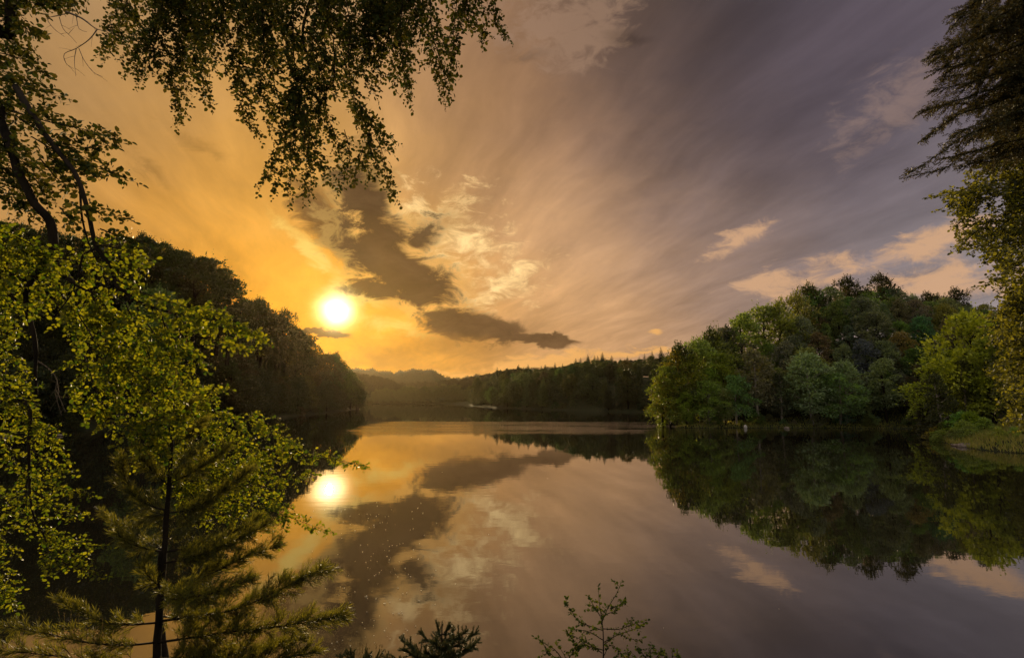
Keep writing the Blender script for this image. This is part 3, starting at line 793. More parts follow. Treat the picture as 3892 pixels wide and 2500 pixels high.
ridge('mountain_ridge', [(1150, 1420), (1280, 1404), (1344, 1399), (1406, 1398), (1463, 1406), (1500, 1413), (1525, 1406), (1563, 1403), (1619, 1405), (1638, 1400), (1657, 1405), (1688, 1427), (1710, 1438), (1722, 1433), (1745, 1438),
                         (1782, 1427), (1835, 1417), (1863, 1419), (1950, 1400), (2100, 1392), (2400, 1375)], 1080, 200, 5, 0.1, 'blue grey mountain ridge under the glowing horizon')

# ------------------------------------------------------------------ shore: bushes, golden tree, spit, stones, reeds
def gz0(x, y): return float(ground_z(x, y)[0]) - .1
def put(key, px, py_base, D, height, col, label, group, name, cat, pale=False):
    p = at_px(px, py_base, D); g = ground_z(p[0], p[1])[0]
    r = plant(key, p[0], p[1], g - 0.1, height, col, label, cat, group, name, pale=pale); placed.append((p[0], p[1])); return r
def top_at(key, px, py_top, D, col, label, name, cat='tree', group=None, pale=False, hmax=22):
    p = at_px(px, py_top, D); g = ground_z(p[0], p[1])[0]; h = min(p[2] - g, hmax)
    r = plant(key, p[0], p[1], p[2] - h, h, col, label, cat, group, name, pale=pale); placed.append((p[0], p[1])); return r
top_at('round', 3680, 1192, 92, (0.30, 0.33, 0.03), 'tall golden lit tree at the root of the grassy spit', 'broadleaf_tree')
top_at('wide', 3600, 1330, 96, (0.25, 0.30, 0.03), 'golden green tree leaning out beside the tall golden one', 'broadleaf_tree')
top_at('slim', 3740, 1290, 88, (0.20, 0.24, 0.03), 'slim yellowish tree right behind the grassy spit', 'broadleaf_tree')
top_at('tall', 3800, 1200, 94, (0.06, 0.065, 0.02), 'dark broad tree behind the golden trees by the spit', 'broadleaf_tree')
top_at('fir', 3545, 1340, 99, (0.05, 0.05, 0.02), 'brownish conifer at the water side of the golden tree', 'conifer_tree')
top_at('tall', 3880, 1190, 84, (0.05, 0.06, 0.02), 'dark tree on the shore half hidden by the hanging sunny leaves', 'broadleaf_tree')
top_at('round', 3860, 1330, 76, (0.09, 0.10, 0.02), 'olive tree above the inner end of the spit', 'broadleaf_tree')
for x, y, h in [(88, 66, 13), (96, 56, 14), (104, 74, 15), (84, 54, 11), (112, 60, 14), (98, 90, 14), (92, 44, 12), (110, 90, 14)]:
    plant(['round', 'tall', 'wide'][int(x) % 3], x, y, gz0(x, y), h, jit(G_MID), 'broadleaf tree standing behind the inner end of the grassy spit', 'tree', 'trees behind the inner end of the spit', 'broadleaf_tree')
gB = 'low bushes along the foot of the round hill'
for i in range(34):
    x = rng.uniform(36, 92); y = np.interp(x, [33, 48, 60, 74, 90], [114, 113.2, 112.2, 110.2, 108.5]) + rng.uniform(0.2, 4)
    if lake_sd(x, y)[0] > 0.5:
        plant('bush', x, y, ground_z(x, y)[0] - .1, rng.uniform(0.9, 2.4), jit(G_MID if rng.random() < .5 else G_BLUE), 'low dark bush on the bank at the foot of the round hill', 'bush', gB, 'bush')
gB2 = 'bushes at the water line of the dark hillside'
for i in range(46):
    y = rng.uniform(86, 300); x = np.interp(y, [86, 90, 120, 145, 200, 260, 305], [-87, -87, -79, -71, -74, -80, -84]) - rng.uniform(0.8, 6)
    if lake_sd(x, y)[0] > 0.5:
        plant('bush', x, y, ground_z(x, y)[0] - .1, rng.uniform(1.5, 3.6), jit(G_DARK), 'dark bush at the water line of the dark hillside', 'bush', gB2, 'bush')
gB3 = 'bushes at the water line of the mixed wood'
for i in range(40):
    y = rng.uniform(214, 440); x = np.interp(y, [210, 226, 246, 290, 350, 420, 470], [86, 68, 45, 14, -12, -30, -38]) + rng.uniform(1.5, 7)
    if lake_sd(x, y)[0] > 0.5:
        plant('bush', x, y, ground_z(x, y)[0] - .1, rng.uniform(2, 4), jit(G_DARK), 'dark bush at the water line of the mixed wood', 'bush', gB3, 'bush')
gS = 'leafy bushes on the grassy spit'
for x, yb, D, h in [(3560, 1660, 79, 1.5), (3600, 1655, 78, 1.9), (3660, 1650, 77, 2.4), (3700, 1655, 76, 2.3), (3745, 1660, 74, 1.6), (3640, 1680, 73, 1.2), (3800, 1690, 67, 1.1), (3865, 1690, 66, 1.0), (3562, 1668, 77.5, 1.1), (3585, 1672, 76, 1.2), (3620, 1676, 74.5, 1.2), (3690, 1680, 72, 1.4), (3665, 1668, 74, 1.7)]:
    put('bush', x, yb, D, h * 1.35, jit((0.17, 0.21, 0.05)), 'light green bush on the grassy spit', gS, 'bush', 'bush')
put('slim', 3572, 1647, 79.5, 9.5, (0.05, 0.06, 0.02), 'thin trunked tree growing at the water end of the spit', None, 'broadleaf_tree', 'tree', True)
put('slim', 3672, 1622, 90, 12, (0.07, 0.08, 0.02), 'bare stemmed tree standing on the spit before the golden tree', None, 'broadleaf_tree', 'tree', True)

def blades(name, n, fx, hgt, wid, mat, label, cat, spread=0.25):
    x, y = fx(n * 2); d = lake_sd(x, y); k = d > 0.15; x, y, d = x[k][:n], y[k][:n], d[k][:n]
    z = ground_z(x, y, d) - 0.05; m_ = len(x); b = Buf()
    ax = norm(np.column_stack([rng.normal(0, spread, m_), rng.normal(0, spread, m_), np.ones(m_)]))
    quad_cards(b, np.column_stack([x, y, z]), ax, rvec(m_), hgt * rng.uniform(0.5, 1.2, m_), wid)
    tag(b.obj(name, mat), label, cat, None, 'stuff')
blades('spit_grass', 9000, lambda n: (rng.uniform(54, 78, n), rng.uniform(58, 82, n)), 0.85, 0.12, M_GRASS, 'long sunny grass covering the spit', 'grass', 0.4)
blades('bank_grass', 6000, lambda n: (rng.uniform(34, 90, n), rng.uniform(107, 118, n)), 0.45, 0.12, M_GRASS, 'short grass and litter on the bank under the round hill', 'grass', 0.4)
blades('reed_bed', 7000, lambda n: (rng.uniform(-215, -45, n), 592 + rng.uniform(-8, 10, n)), 2.2, 0.5, M_REED, 'dull reed bed fringing the head of the lake', 'reeds', 0.15)

def stone(loc, size, name, label, cat, mat, group=None, seed=0):
    r_ = np.random.default_rng(seed); nu, nv = 14, 9; v = []
    ph = r_.uniform(0, 6.28, 6)
    for j in range(nv):
        t = math.pi * j / (nv - 1)
        for i in range(nu):
            a = 2 * math.pi * i / nu
            k = 1 + .18 * math.sin(2 * a + ph[0]) + .12 * math.sin(3 * a + 2 * t + ph[1]) + .09 * math.sin(5 * a + 3 * t + ph[2]) + r_.normal(0, .05)
            v.append((math.sin(t) * math.cos(a) * k, math.sin(t) * math.sin(a) * k, math.copysign(abs(math.cos(t)) ** .7, math.cos(t)) * (1 + .15 * math.sin(4 * a + ph[3]))))
    v = np.array(v) * np.array(size) * .5; i = np.arange(nv - 1)[:, None] * nu; j = np.arange(nu)[None]
    f = np.stack([i + j, i + nu + j, i + nu + (j + 1) % nu, i + (j + 1) % nu], -1).reshape(-1, 4)
    b = Buf(); b.add(v, [f]); o = b.obj(name, mat); o.location = loc; o.rotation_euler = (0, 0, r_.uniform(0, 6.28))
    return tag(o, label, cat, group)
for i, (x, y, D, sz, lb) in enumerate([
    (3675, 1690, 68.5, (2.4, 1.6, 0.75), 'big flat pale rock at the water edge of the spit'),
    (3715, 1694, 67.6, (1.5, 1.0, 0.6), 'smaller rock tucked against the big flat one on the spit'),
    (3630, 1688, 70.0, (1.3, .6, 0.3), 'thin slab of stone lying by the water before the big flat rock')]):
    p = at_px(x, y, D); stone((p[0], p[1], 0.08), sz, 'rock', lb, 'rock', M_STONE, None, i)
p = at_px(2833, 1622, 111.2); stone((p[0], p[1], 0.18), (0.7, 0.6, 0.9), 'boulder', 'small whitish boulder on the water line below the round hill', 'rock', M_SAND, None, 11)
p = at_px(2990, 1631, 109.8); stone((p[0], p[1], 0.08), (1.0, 0.6, 0.5), 'boulder', 'low grey boulder on the water line under the grey green trees', 'rock', M_STONE, None, 12)
for i, x in enumerate([30, 250]):
    p = at_px(x, 1655 - i * 3, 87.2 + i * .8); stone((p[0] - 1.0, p[1], 0.12), (rng.uniform(1.2, 2.0), .9, .35), 'boulder', 'pale boulder on the narrow stony beach of the dark hillside', 'rock', M_STONE, 'boulders on the stony beach', 30 + i)

def specks():
    n = 170; xs = rng.normal(1440, 110, n); ys = rng.uniform(1900, 2480, n); k = rng.random(n) < .05
    xs[k] = rng.uniform(1300, 3600, k.sum()); ys[k] = rng.uniform(1750, 2480, k.sum())
    b = Buf(); r = np.array([ray(x, y) for x, y in zip(xs, ys)]); t = -6.0 / r[:, 2]; p = CAM + r * t[:, None]; p[:, 2] = 0.012
    a = rng.uniform(0, 6.28, n); ax = np.column_stack([np.cos(a), np.sin(a), np.full(n, .15)])
    leaf_cards(b, p, ax, np.tile([[0, 0, 1.0]], (n, 1)), rng.uniform(0.02, 0.055, n) * np.clip(p[:, 1] / 18, .6, 2), .8, .3)
    tag(b.obj('floating_petals', M_SPECK), 'pale specks of fallen petals floating on the lake', 'petals', None, 'stuff')
specks()

# ------------------------------------------------------------------ air
def haze():
    m, nt, out = new_mat('haze_air'); v = nt.nodes.new('ShaderNodeVolumePrincipled')
    v.inputs['Color'].default_value = (0.98, 0.76, 0.42, 1); v.inputs['Density'].default_value = HAZE; v.inputs['Anisotropy'].default_value = 0.82
    nt.links.new(v.outputs[0], out.inputs['Volume'])
    x, y0, y1, z0, z1 = 1500, -300, 1600, -8, 68
    b = Buf(); b.add([(-x, y0, z0), (x, y0, z0), (x, y1, z0), (-x, y1, z0), (-x, y0, z1), (x, y0, z1), (x, y1, z1), (-x, y1, z1)],
        [np.array([[0, 3, 2, 1], [4, 5, 6, 7], [0, 1, 5, 4], [1, 2, 6, 5], [2, 3, 7, 6], [3, 0, 4, 7]])])
    tag(b.obj('haze', m), kind='stuff')
HAZE = 0.000023
haze()

# ------------------------------------------------------------------ foreground foliage
class Spray:
    def __init__(s, leaf, aspect=.62, up=0.5, sunny=0.0, wood=0.0012, dens=1.0, fold=.12, thick=.30):
        s.lf = leaf; s.w = aspect; s.up = up; s.sunny = sunny; s.wood = wood; s.dens = dens; s.fold = fold; s.thick = thick
        s.L = Buf(); s.T = Buf(); s.pos = []; s.ax = []; s.no = []; s.ln = []
    def leaves(s, p, d, n):
        side = norm(np.cross(d, rvec(1)[0] * .5 + [0, 0, 1.0])); sg = np.where(np.arange(n) % 2, 1, -1)[:, None]
        ax = norm(d * .55 + side * sg * .85 + rng.normal(0, .35, (n, 3)) + [0, 0, -.12])
        no = rng.normal(0, .55, (n, 3)) + np.array([0, 0, 1.0]) * s.up + sd * s.sunny * np.where(rng.random(n) < .5, 1, -1)[:, None]
        s.pos.append(p); s.ax.append(ax); s.no.append(norm(no)); s.ln.append(s.lf * rng.uniform(.45, 1.25, n))
    def twig(s, p, d, length, lvl=1):
        n = max(3, int(length / (s.lf * .36) * s.dens))
        t = np.linspace(.12, 1, n)[:, None]
        bend = rng.normal(0, .12, 3) + np.array([0, 0, -.1])
        q = p + d * length * t + bend * length * t ** 2
        tube(s.T, np.vstack([p[None], q[::2], q[-1:]]) if n > 3 else np.vstack([p[None], q]), np.linspace(s.wood * (1 + length * 4), s.wood * .5, (len(q[::2]) + 2) if n > 3 else n + 1), 3, False)
        s.leaves(q, norm(d + 2 * bend * t), n)
        if length > s.lf * 4.5 and lvl < 3:
            for k in np.linspace(.2, .85, max(2, int(length / (s.lf * 2.2)))):
                i = int(k * (n - 1)); s.twig(q[i], norm(d * .8 + rvec(1)[0] * .95), length * rng.uniform(.3, .55), lvl + 1)
    def bough(s, px, hw, r0=.008, step=None, jit_d=0.25, limb=None, world=None):
        """px: [(x, y, depth)] in the photo's pixels at real depths; hw: reach of the side twigs in pixels"""
        pts = np.array(world if world is not None else [P(x, y, d + rng.normal(0, jit_d * .3)) for x, y, d in px]); pts = smooth_path(pts, .05)
        n = len(pts); seg = np.linalg.norm(np.diff(pts, axis=0), axis=1).sum()
        tube(limb or s.T, pts, np.linspace(r0, max(.0012, r0 * .15), n), 5, False)
        w = hw if world is not None else hw * np.mean([d for _, _, d in px]) / F
        step = (step or s.lf * 1.25) * s.thick
        m_ = max(4, int(seg / step)); T_ = norm(np.gradient(pts, axis=0))
        for j in range(m_):
            u = min(1, .04 + .96 * (j + rng.random() * .8) / m_); i = min(n - 1, int(u * (n - 1)))
            t = T_[i]; o = norm(np.cross(t, rvec(1)[0]))
            o = norm(o * [1, .8, 1])
            l = w * min(1, (1 - u) * 1.8 + .28) * rng.uniform(.45, 1.15)
            s.twig(pts[i], norm(t * .75 + o), max(l, s.lf * 1.5))
        s.twig(pts[-1], T_[-1], max(w * .35, s.lf * 2))
    def build(s, parent, leafmat, twigmat, lname='foliage', tname='twigs'):
        leaf_cards(s.L, np.vstack(s.pos), np.vstack(s.ax), np.vstack(s.no), np.concatenate(s.ln), s.w, s.fold)
        s.L.obj(lname, leafmat, parent)
        if s.T.n: s.T.obj(tname, twigmat, parent)
        print(lname, sum(len(a) for a in s.pos))

def gz(x, y): return float(ground_z(x, y)[0])
def woody(parent, name, mat, paths, k=9):
    for pts, r in paths:
        b = Buf(); q = smooth_path(pts, .12); rr = np.interp(np.linspace(0, 1, len(q)), np.linspace(0, 1, len(r)), r)
        q = q + rng.normal(0, 1, q.shape) * rr[:, None] * .07
        tube(b, q, rr, k); b.obj(name, mat, parent, True)

def px3(l): return [P(*a) for a in l]

# 1 - the beech whose boughs hang into the top of the view; its trunk stands behind the viewer
tb = np.array([-2.6, -3.2, gz(-2.6, -3.2) - .2])
t1 = empty('beech_tree', tb, 'beech, its leaf colour darkened as if backlit, with boughs hanging down across the top of the sky', 'tree')
woody(t1, 'trunk', M_BARK, [([tb, tb + [.1, .1, 3], tb + [.3, .5, 7], tb + [.8, 1.4, 11], tb + [1.0, 2.0, 14]], [.34, .29, .24, .17, .1])])
woody(t1, 'limb', M_BARK, [
    ([tb + [.5, .9, 8.6], P(300, -1900, 5.0), P(620, -700, 8.2), P(760, -260, 9.2), P(900, -160, 9.6)], [.14, .11, .08, .05, .03]),
    ([tb + [.8, 1.4, 10.6], P(1300, -1700, 5.5), P(1180, -700, 8.4), P(1240, -250, 9.4), P(1150, 130, 9.5), P(1220, 270, 9.5)], [.13, .1, .075, .05, .035, .02]),
    ([tb + [.8, 1.4, 11.2], P(1800, -1500, 6.0), P(1700, -650, 8.6), P(1640, -240, 9.4), P(1560, -120, 9.6)], [.12, .1, .07, .05, .03])], 7)
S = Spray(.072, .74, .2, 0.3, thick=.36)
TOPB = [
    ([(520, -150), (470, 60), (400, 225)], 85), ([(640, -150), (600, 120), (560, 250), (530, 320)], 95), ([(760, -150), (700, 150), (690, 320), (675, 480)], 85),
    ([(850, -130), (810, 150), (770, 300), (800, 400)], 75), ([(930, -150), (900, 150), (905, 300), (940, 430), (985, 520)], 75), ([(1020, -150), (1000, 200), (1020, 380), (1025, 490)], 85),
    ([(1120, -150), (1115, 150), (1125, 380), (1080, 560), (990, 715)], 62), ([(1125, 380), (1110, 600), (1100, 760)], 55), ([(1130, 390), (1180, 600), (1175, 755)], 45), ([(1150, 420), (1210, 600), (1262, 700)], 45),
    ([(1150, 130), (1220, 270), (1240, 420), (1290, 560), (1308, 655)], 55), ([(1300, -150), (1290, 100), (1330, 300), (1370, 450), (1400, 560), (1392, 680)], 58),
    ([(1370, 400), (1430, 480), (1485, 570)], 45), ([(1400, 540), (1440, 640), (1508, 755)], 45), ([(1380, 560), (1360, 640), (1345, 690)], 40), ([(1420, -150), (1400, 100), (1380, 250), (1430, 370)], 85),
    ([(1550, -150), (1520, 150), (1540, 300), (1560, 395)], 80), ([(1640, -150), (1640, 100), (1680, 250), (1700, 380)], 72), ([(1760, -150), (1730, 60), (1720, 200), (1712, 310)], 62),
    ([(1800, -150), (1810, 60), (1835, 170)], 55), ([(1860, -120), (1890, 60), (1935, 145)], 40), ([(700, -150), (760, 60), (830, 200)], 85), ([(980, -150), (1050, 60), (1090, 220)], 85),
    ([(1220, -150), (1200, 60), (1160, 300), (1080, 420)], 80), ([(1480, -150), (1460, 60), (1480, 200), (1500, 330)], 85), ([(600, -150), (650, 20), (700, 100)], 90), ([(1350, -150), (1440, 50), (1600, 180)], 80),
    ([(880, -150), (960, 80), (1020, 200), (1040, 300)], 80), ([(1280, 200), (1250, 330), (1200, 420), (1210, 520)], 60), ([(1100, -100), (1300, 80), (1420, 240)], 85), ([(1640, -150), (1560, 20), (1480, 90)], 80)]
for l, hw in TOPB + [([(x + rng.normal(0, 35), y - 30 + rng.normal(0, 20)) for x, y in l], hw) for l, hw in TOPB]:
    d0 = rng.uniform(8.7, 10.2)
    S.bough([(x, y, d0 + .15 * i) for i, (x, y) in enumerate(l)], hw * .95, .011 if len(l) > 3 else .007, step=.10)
S.lf = .064; S.up = .5; S.thick = .30  # edge tree's high boughs, grouped here; the darker leaf colour stands in for shade
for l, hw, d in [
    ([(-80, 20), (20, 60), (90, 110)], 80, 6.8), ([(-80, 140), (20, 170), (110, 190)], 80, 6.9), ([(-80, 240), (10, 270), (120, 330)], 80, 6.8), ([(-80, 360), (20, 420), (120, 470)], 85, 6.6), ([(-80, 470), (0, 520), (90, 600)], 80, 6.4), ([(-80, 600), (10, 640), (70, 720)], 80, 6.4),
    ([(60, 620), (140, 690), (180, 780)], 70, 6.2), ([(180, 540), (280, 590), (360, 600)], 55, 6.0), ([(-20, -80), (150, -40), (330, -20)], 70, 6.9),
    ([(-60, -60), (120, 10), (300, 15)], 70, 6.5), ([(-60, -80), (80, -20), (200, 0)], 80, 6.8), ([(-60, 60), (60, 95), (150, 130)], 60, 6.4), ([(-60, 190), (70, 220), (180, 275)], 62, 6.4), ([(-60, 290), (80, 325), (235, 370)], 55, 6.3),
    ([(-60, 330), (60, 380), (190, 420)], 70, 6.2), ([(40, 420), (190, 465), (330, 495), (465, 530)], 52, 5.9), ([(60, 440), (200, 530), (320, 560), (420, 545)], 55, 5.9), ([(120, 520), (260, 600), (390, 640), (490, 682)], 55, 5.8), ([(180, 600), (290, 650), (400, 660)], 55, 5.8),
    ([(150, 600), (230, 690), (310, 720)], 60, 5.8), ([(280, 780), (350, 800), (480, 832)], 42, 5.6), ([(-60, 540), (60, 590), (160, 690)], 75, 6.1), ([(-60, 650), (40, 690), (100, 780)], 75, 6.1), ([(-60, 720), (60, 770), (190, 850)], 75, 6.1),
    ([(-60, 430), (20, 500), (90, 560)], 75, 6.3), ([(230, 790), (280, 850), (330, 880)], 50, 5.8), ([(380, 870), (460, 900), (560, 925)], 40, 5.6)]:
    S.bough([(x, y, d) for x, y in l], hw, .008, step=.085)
S.build(t1, M_BEECH_SHADE, M_TWIG)

# 2 - the hornbeam at the edge of the view: limbs curving down, big sunlit leaves
tb = np.array([-7.6, 4.6, gz(-7.6, 4.6) - .2])
t2 = empty('hornbeam_tree', tb, 'tree with thick curving limbs and glowing yellow green leaves at the view edge', 'tree')
hb = [tb, tb + [.2, .1, 2.5], tb + [.3, .2, 5.2], tb + [1.0, .6, 8.0], P(10, 130, 6.6), P(45, -10, 6.6), P(150, -500, 6.8)]
woody(t2, 'trunk', M_BARK, [(hb, [.22, .19, .16, .12, .07, .055, .03])])
woody(t2, 'limb', M_BARK, [
    ([tb + [.3, .2, 5.6], P(-60, 380, 6.3), P(0, 460, 6.2), P(45, 570, 6.1), P(65, 650, 6.0), P(95, 700, 6.0), P(130, 775, 6.0), P(188, 835, 6.0), P(200, 900, 6.0), P(206, 975, 6.0)], [.11, .06, .055, .052, .048, .045, .043, .042, .045, .046]),
    ([P(204, 960, 6.0), P(188, 985, 6.0), P(130, 1050, 5.9), P(98, 1120, 5.9), P(102, 1180, 5.9), P(125, 1260, 5.9), P(136, 1340, 5.9), P(134, 1410, 5.9), P(140, 1500, 5.9)], [.04, .036, .03, .027, .025, .023, .018, .014, .009]),
    ([P(206, 965, 6.0), P(228, 990, 5.95), P(255, 1045, 5.9), P(285, 1080, 5.85), P(318, 1096, 5.8)], [.04, .034, .028, .022, .012]),
    ([P(60, 330, 6.2), P(100, 400, 6.0), P(180, 520, 5.8), P(245, 605, 5.7), P(290, 665, 5.6), P(318, 745, 5.6), P(342, 835, 5.6), P(368, 945, 5.6), P(420, 1005, 5.6), P(442, 1085, 5.6), P(475, 1108, 5.6), P(530, 1150, 5.6), P(660, 1190, 5.6), P(740, 1203, 5.6), P(900, 1222, 5.6)],
     [.035, .034, .03, .028, .026, .024, .022, .021, .020, .019, .018, .015, .011, .008, .004]),
    ([P(305, 720, 5.65), P(312, 830, 5.6), P(340, 930, 5.6), P(372, 1000, 5.6)], [.012, .010, .008, .004]),
    ([P(368, 945, 5.6), P(315, 970, 5.6), P(300, 1040, 5.6), P(270, 1120, 5.6), P(200, 1210, 5.6)], [.012, .011, .009, .007, .004]),
    ([P(660, 1192, 5.6), P(730, 1268, 5.55), P(820, 1300, 5.5), P(900, 1312, 5.5)], [.007, .006, .005, .003]),
    ([P(520, 1150, 5.6), P(540, 1260, 5.6), P(575, 1380, 5.6), P(600, 1440, 5.6)], [.008, .007, .005, .003]),
    ([P(612, 1185, 5.6), P(640, 1290, 5.6), P(690, 1400, 5.6)], [.007, .006, .003])], 8)
S = Spray(.050, .74, .2, .75, .0017, thick=.25)
for l, hw, d in [                            # the glowing mass lower down
    ([(-60, 880), (100, 960), (240, 1010)], 90, 5.9), ([(-60, 960), (60, 1060), (130, 1180)], 100, 5.9), ([(200, 980), (330, 1000), (450, 1020)], 80, 5.7), ([(360, 930), (470, 950), (545, 985)], 60, 5.6), ([(400, 1010), (500, 1030), (560, 1000)], 60, 5.6),
    ([(130, 1050), (200, 1130), (260, 1250)], 90, 5.8), ([(250, 1060), (370, 1130), (450, 1230)], 95, 5.7), ([(430, 1060), (560, 1120), (700, 1165), (850, 1215), (1000, 1275)], 62, 5.5), ([(660, 1190), (760, 1275), (880, 1305), (960, 1330)], 60, 5.5), ([(720, 1205), (850, 1225), (1000, 1290)], 55, 5.5),
    ([(300, 1200), (390, 1340), (470, 1480)], 105, 5.6), ([(480, 1160), (550, 1310), (610, 1480)], 105, 5.5), ([(600, 1190), (680, 1310), (770, 1400)], 85, 5.5), ([(320, 1350), (370, 1500), (420, 1640)], 95, 5.6), ([(500, 1400), (620, 1470), (770, 1470)], 80, 5.5),
    ([(560, 1480), (640, 1560), (720, 1640)], 95, 5.5), ([(430, 1480), (500, 1600), (560, 1720)], 100, 5.5), ([(350, 1120), (430, 1250), (500, 1330)], 90, 5.7), ([(560, 1230), (650, 1360), (700, 1480)], 90, 5.4), ([(520, 1560), (600, 1640), (640, 1740)], 90, 5.5),
    ([(-60, 1060), (40, 1180), (60, 1280)], 80, 6.0), ([(200, 1080), (280, 1180), (300, 1290)], 85, 5.8), ([(400, 1290), (480, 1400), (560, 1480)], 90, 5.6), ([(60, 900), (160, 960), (200, 1080)], 85, 5.9)]:
    S.up, S.sunny = .25, .75
    S.bough([(x, y, d) for x, y in l], hw, .007, step=.095)
S.build(t2, M_HORN, M_TWIG)
# withered twigs without leaves
def dead(px, r):
    dt = Buf()
    q = smooth_path([P(*a) for a in px], .05); tube(dt, q, np.linspace(r, .0015, len(q)), 4, False)
    for k in range(2, len(q) - 1, 3):
        dd = norm(norm(q[k] - q[k - 1]) * .8 + rvec(1)[0]); tube(dt, np.array([q[k], q[k] + dd * .05, q[k] + dd * .11 + [0, 0, -.01]]), np.linspace(.0025, .001, 3), 3, False)
    dt.obj('dead_twig', M_DEADTWIG, t2)
for l, r in [([(250, 45), (310, 70), (370, 112), (430, 118)], .012), ([(370, 112), (340, 150), (290, 185), (245, 205), (250, 240), (280, 262)], .008), ([(290, 185), (283, 230), (288, 290)], .005), ([(300, 185), (320, 230), (355, 275), (390, 292)], .005),
             ([(255, 52), (215, 62), (180, 72), (205, 110), (245, 140)], .006), ([(225, 65), (240, 110), (270, 140), (292, 165)], .005), ([(290, 62), (300, 110), (330, 122)], .005),
             ([(140, 1370), (185, 1400), (215, 1440), (210, 1490), (222, 1540), (235, 1580)], .007), ([(215, 1440), (222, 1500), (190, 1560)], .005), ([(212, 1480), (230, 1520), (250, 1565)], .004)]:
    dead([(x, y, 6.0) for x, y in l], r)
b = Buf(); leaf_cards(b, [P(660, 1170, 5.58)], [[0.1, 0, -1.0]], [[0.2, -1, .2]], .085, .75, .5); leaf_cards(b, [P(661, 1172, 5.57)], [[-.1, .1, -1.0]], [[-.8, -1, .2]], .08, .8, .6)
b.obj('withered_leaf', M_STRAW, t2)

# 3 - the bough of a second hornbeam reaching out low over the water, and 4 - the trailing bush in the corner
tb = np.array([-4.6, 8.2, gz(-4.6, 8.2) - .2])
t3 = empty('hornbeam_tree', tb, 'slender hornbeam behind the pine with level sprays reaching over the sun glitter', 'tree')
woody(t3, 'trunk', M_BARK, [([tb, P(604, 2300, 8.3), P(628, 2000, 8.2), P(645, 1800, 8.1), P(655, 1600, 8.0), P(640, 1450, 8.0)], [.06, .05, .042, .034, .025, .01])])
S = Spray(.049, .70, .4, .55, .0016, thick=.25)
for l, hw in [
    ([(620, 1530), (780, 1560), (950, 1600), (1050, 1640), (1140, 1700)], 72), ([(640, 1600), (800, 1660), (960, 1700), (1150, 1735), (1270, 1745), (1385, 1770)], 52), ([(640, 1650), (800, 1740), (960, 1790), (1100, 1815), (1190, 1800)], 72),
    ([(640, 1700), (800, 1800), (930, 1850), (1050, 1850)], 80), ([(630, 1760), (800, 1870), (950, 1920), (1100, 1965), (1245, 2018)], 62), ([(620, 1800), (760, 1900), (880, 1960), (1000, 2010)], 75), ([(600, 1560), (700, 1560), (830, 1490)], 60), ([(650, 1560), (780, 1600), (900, 1660)], 75),
    ([(640, 1480), (740, 1500), (870, 1480)], 55), ([(1000, 1880), (1090, 1930), (1060, 2060)], 45), ([(700, 1780), (860, 1800), (1000, 1760), (1110, 1700)], 65), ([(640, 1620), (560, 1700), (500, 1780)], 70), ([(640, 1700), (720, 1850), (800, 1980)], 75)]:
    S.bough([(x, y, 7.9 - .18 * i) for i, (x, y) in enumerate(l)], hw, .010, step=.115)
S.build(t3, M_HORN, M_TWIG)

tb = np.array([-6.2, 5.6, gz(-6.2, 5.6) - .1])
t4 = empty('shrub', tb, 'small leaved shrub trailing down the corner beside the young pine', 'shrub')
woody(t4, 'stem', M_BARK, [([tb, P(-90, 2300, 6.2), P(-60, 1900, 6.1), P(-20, 1600, 6.0), P(20, 1380, 6.0)], [.05, .045, .04, .03, .015]),
                           ([P(-20, 1640, 6.0), P(60, 1520, 5.9), P(112, 1560, 5.8), P(110, 1700, 5.8), P(112, 1850, 5.8), P(128, 1960, 5.8), P(170, 2040, 5.8), P(190, 2130, 5.8)], [.025, .022, .02, .016, .013, .011, .009, .005])])
S = Spray(.042, .62, .35, .7)
for l, hw in [
    ([(-40, 1300), (50, 1380), (110, 1480)], 60), ([(-60, 1400), (40, 1480), (130, 1560)], 75), ([(-60, 1480), (60, 1580), (160, 1660)], 75), ([(60, 1520), (140, 1600), (230, 1640)], 55), ([(110, 1600), (180, 1680), (240, 1740)], 60), ([(110, 1700), (190, 1760), (270, 1800)], 62),
    ([(112, 1800), (230, 1850), (350, 1882)], 50), ([(112, 1850), (220, 1930), (330, 1960)], 60), ([(128, 1960), (260, 2040), (400, 2080)], 48), ([(150, 2010), (260, 2100), (330, 2120)], 50), ([(185, 2120), (280, 2150), (395, 2185)], 38), ([(-60, 1560), (30, 1700), (80, 1800)], 60),
    ([(-60, 1850), (20, 1900), (70, 2000)], 60), ([(-40, 1950), (20, 2060), (60, 2100)], 50), ([(110, 1750), (100, 1900), (110, 2020)], 55), ([(170, 2040), (190, 2130), (180, 2200)], 45), ([(-60, 2200), (20, 2240), (60, 2320)], 60), ([(-60, 2080), (0, 2150), (40, 2250)], 55), ([(-60, 1150), (0, 1250), (30, 1350)], 60)]:
    S.bough([(x, y, 5.85) for x, y in l], hw, .006, step=.07)
S.build(t4, M_HORN, M_TWIG)

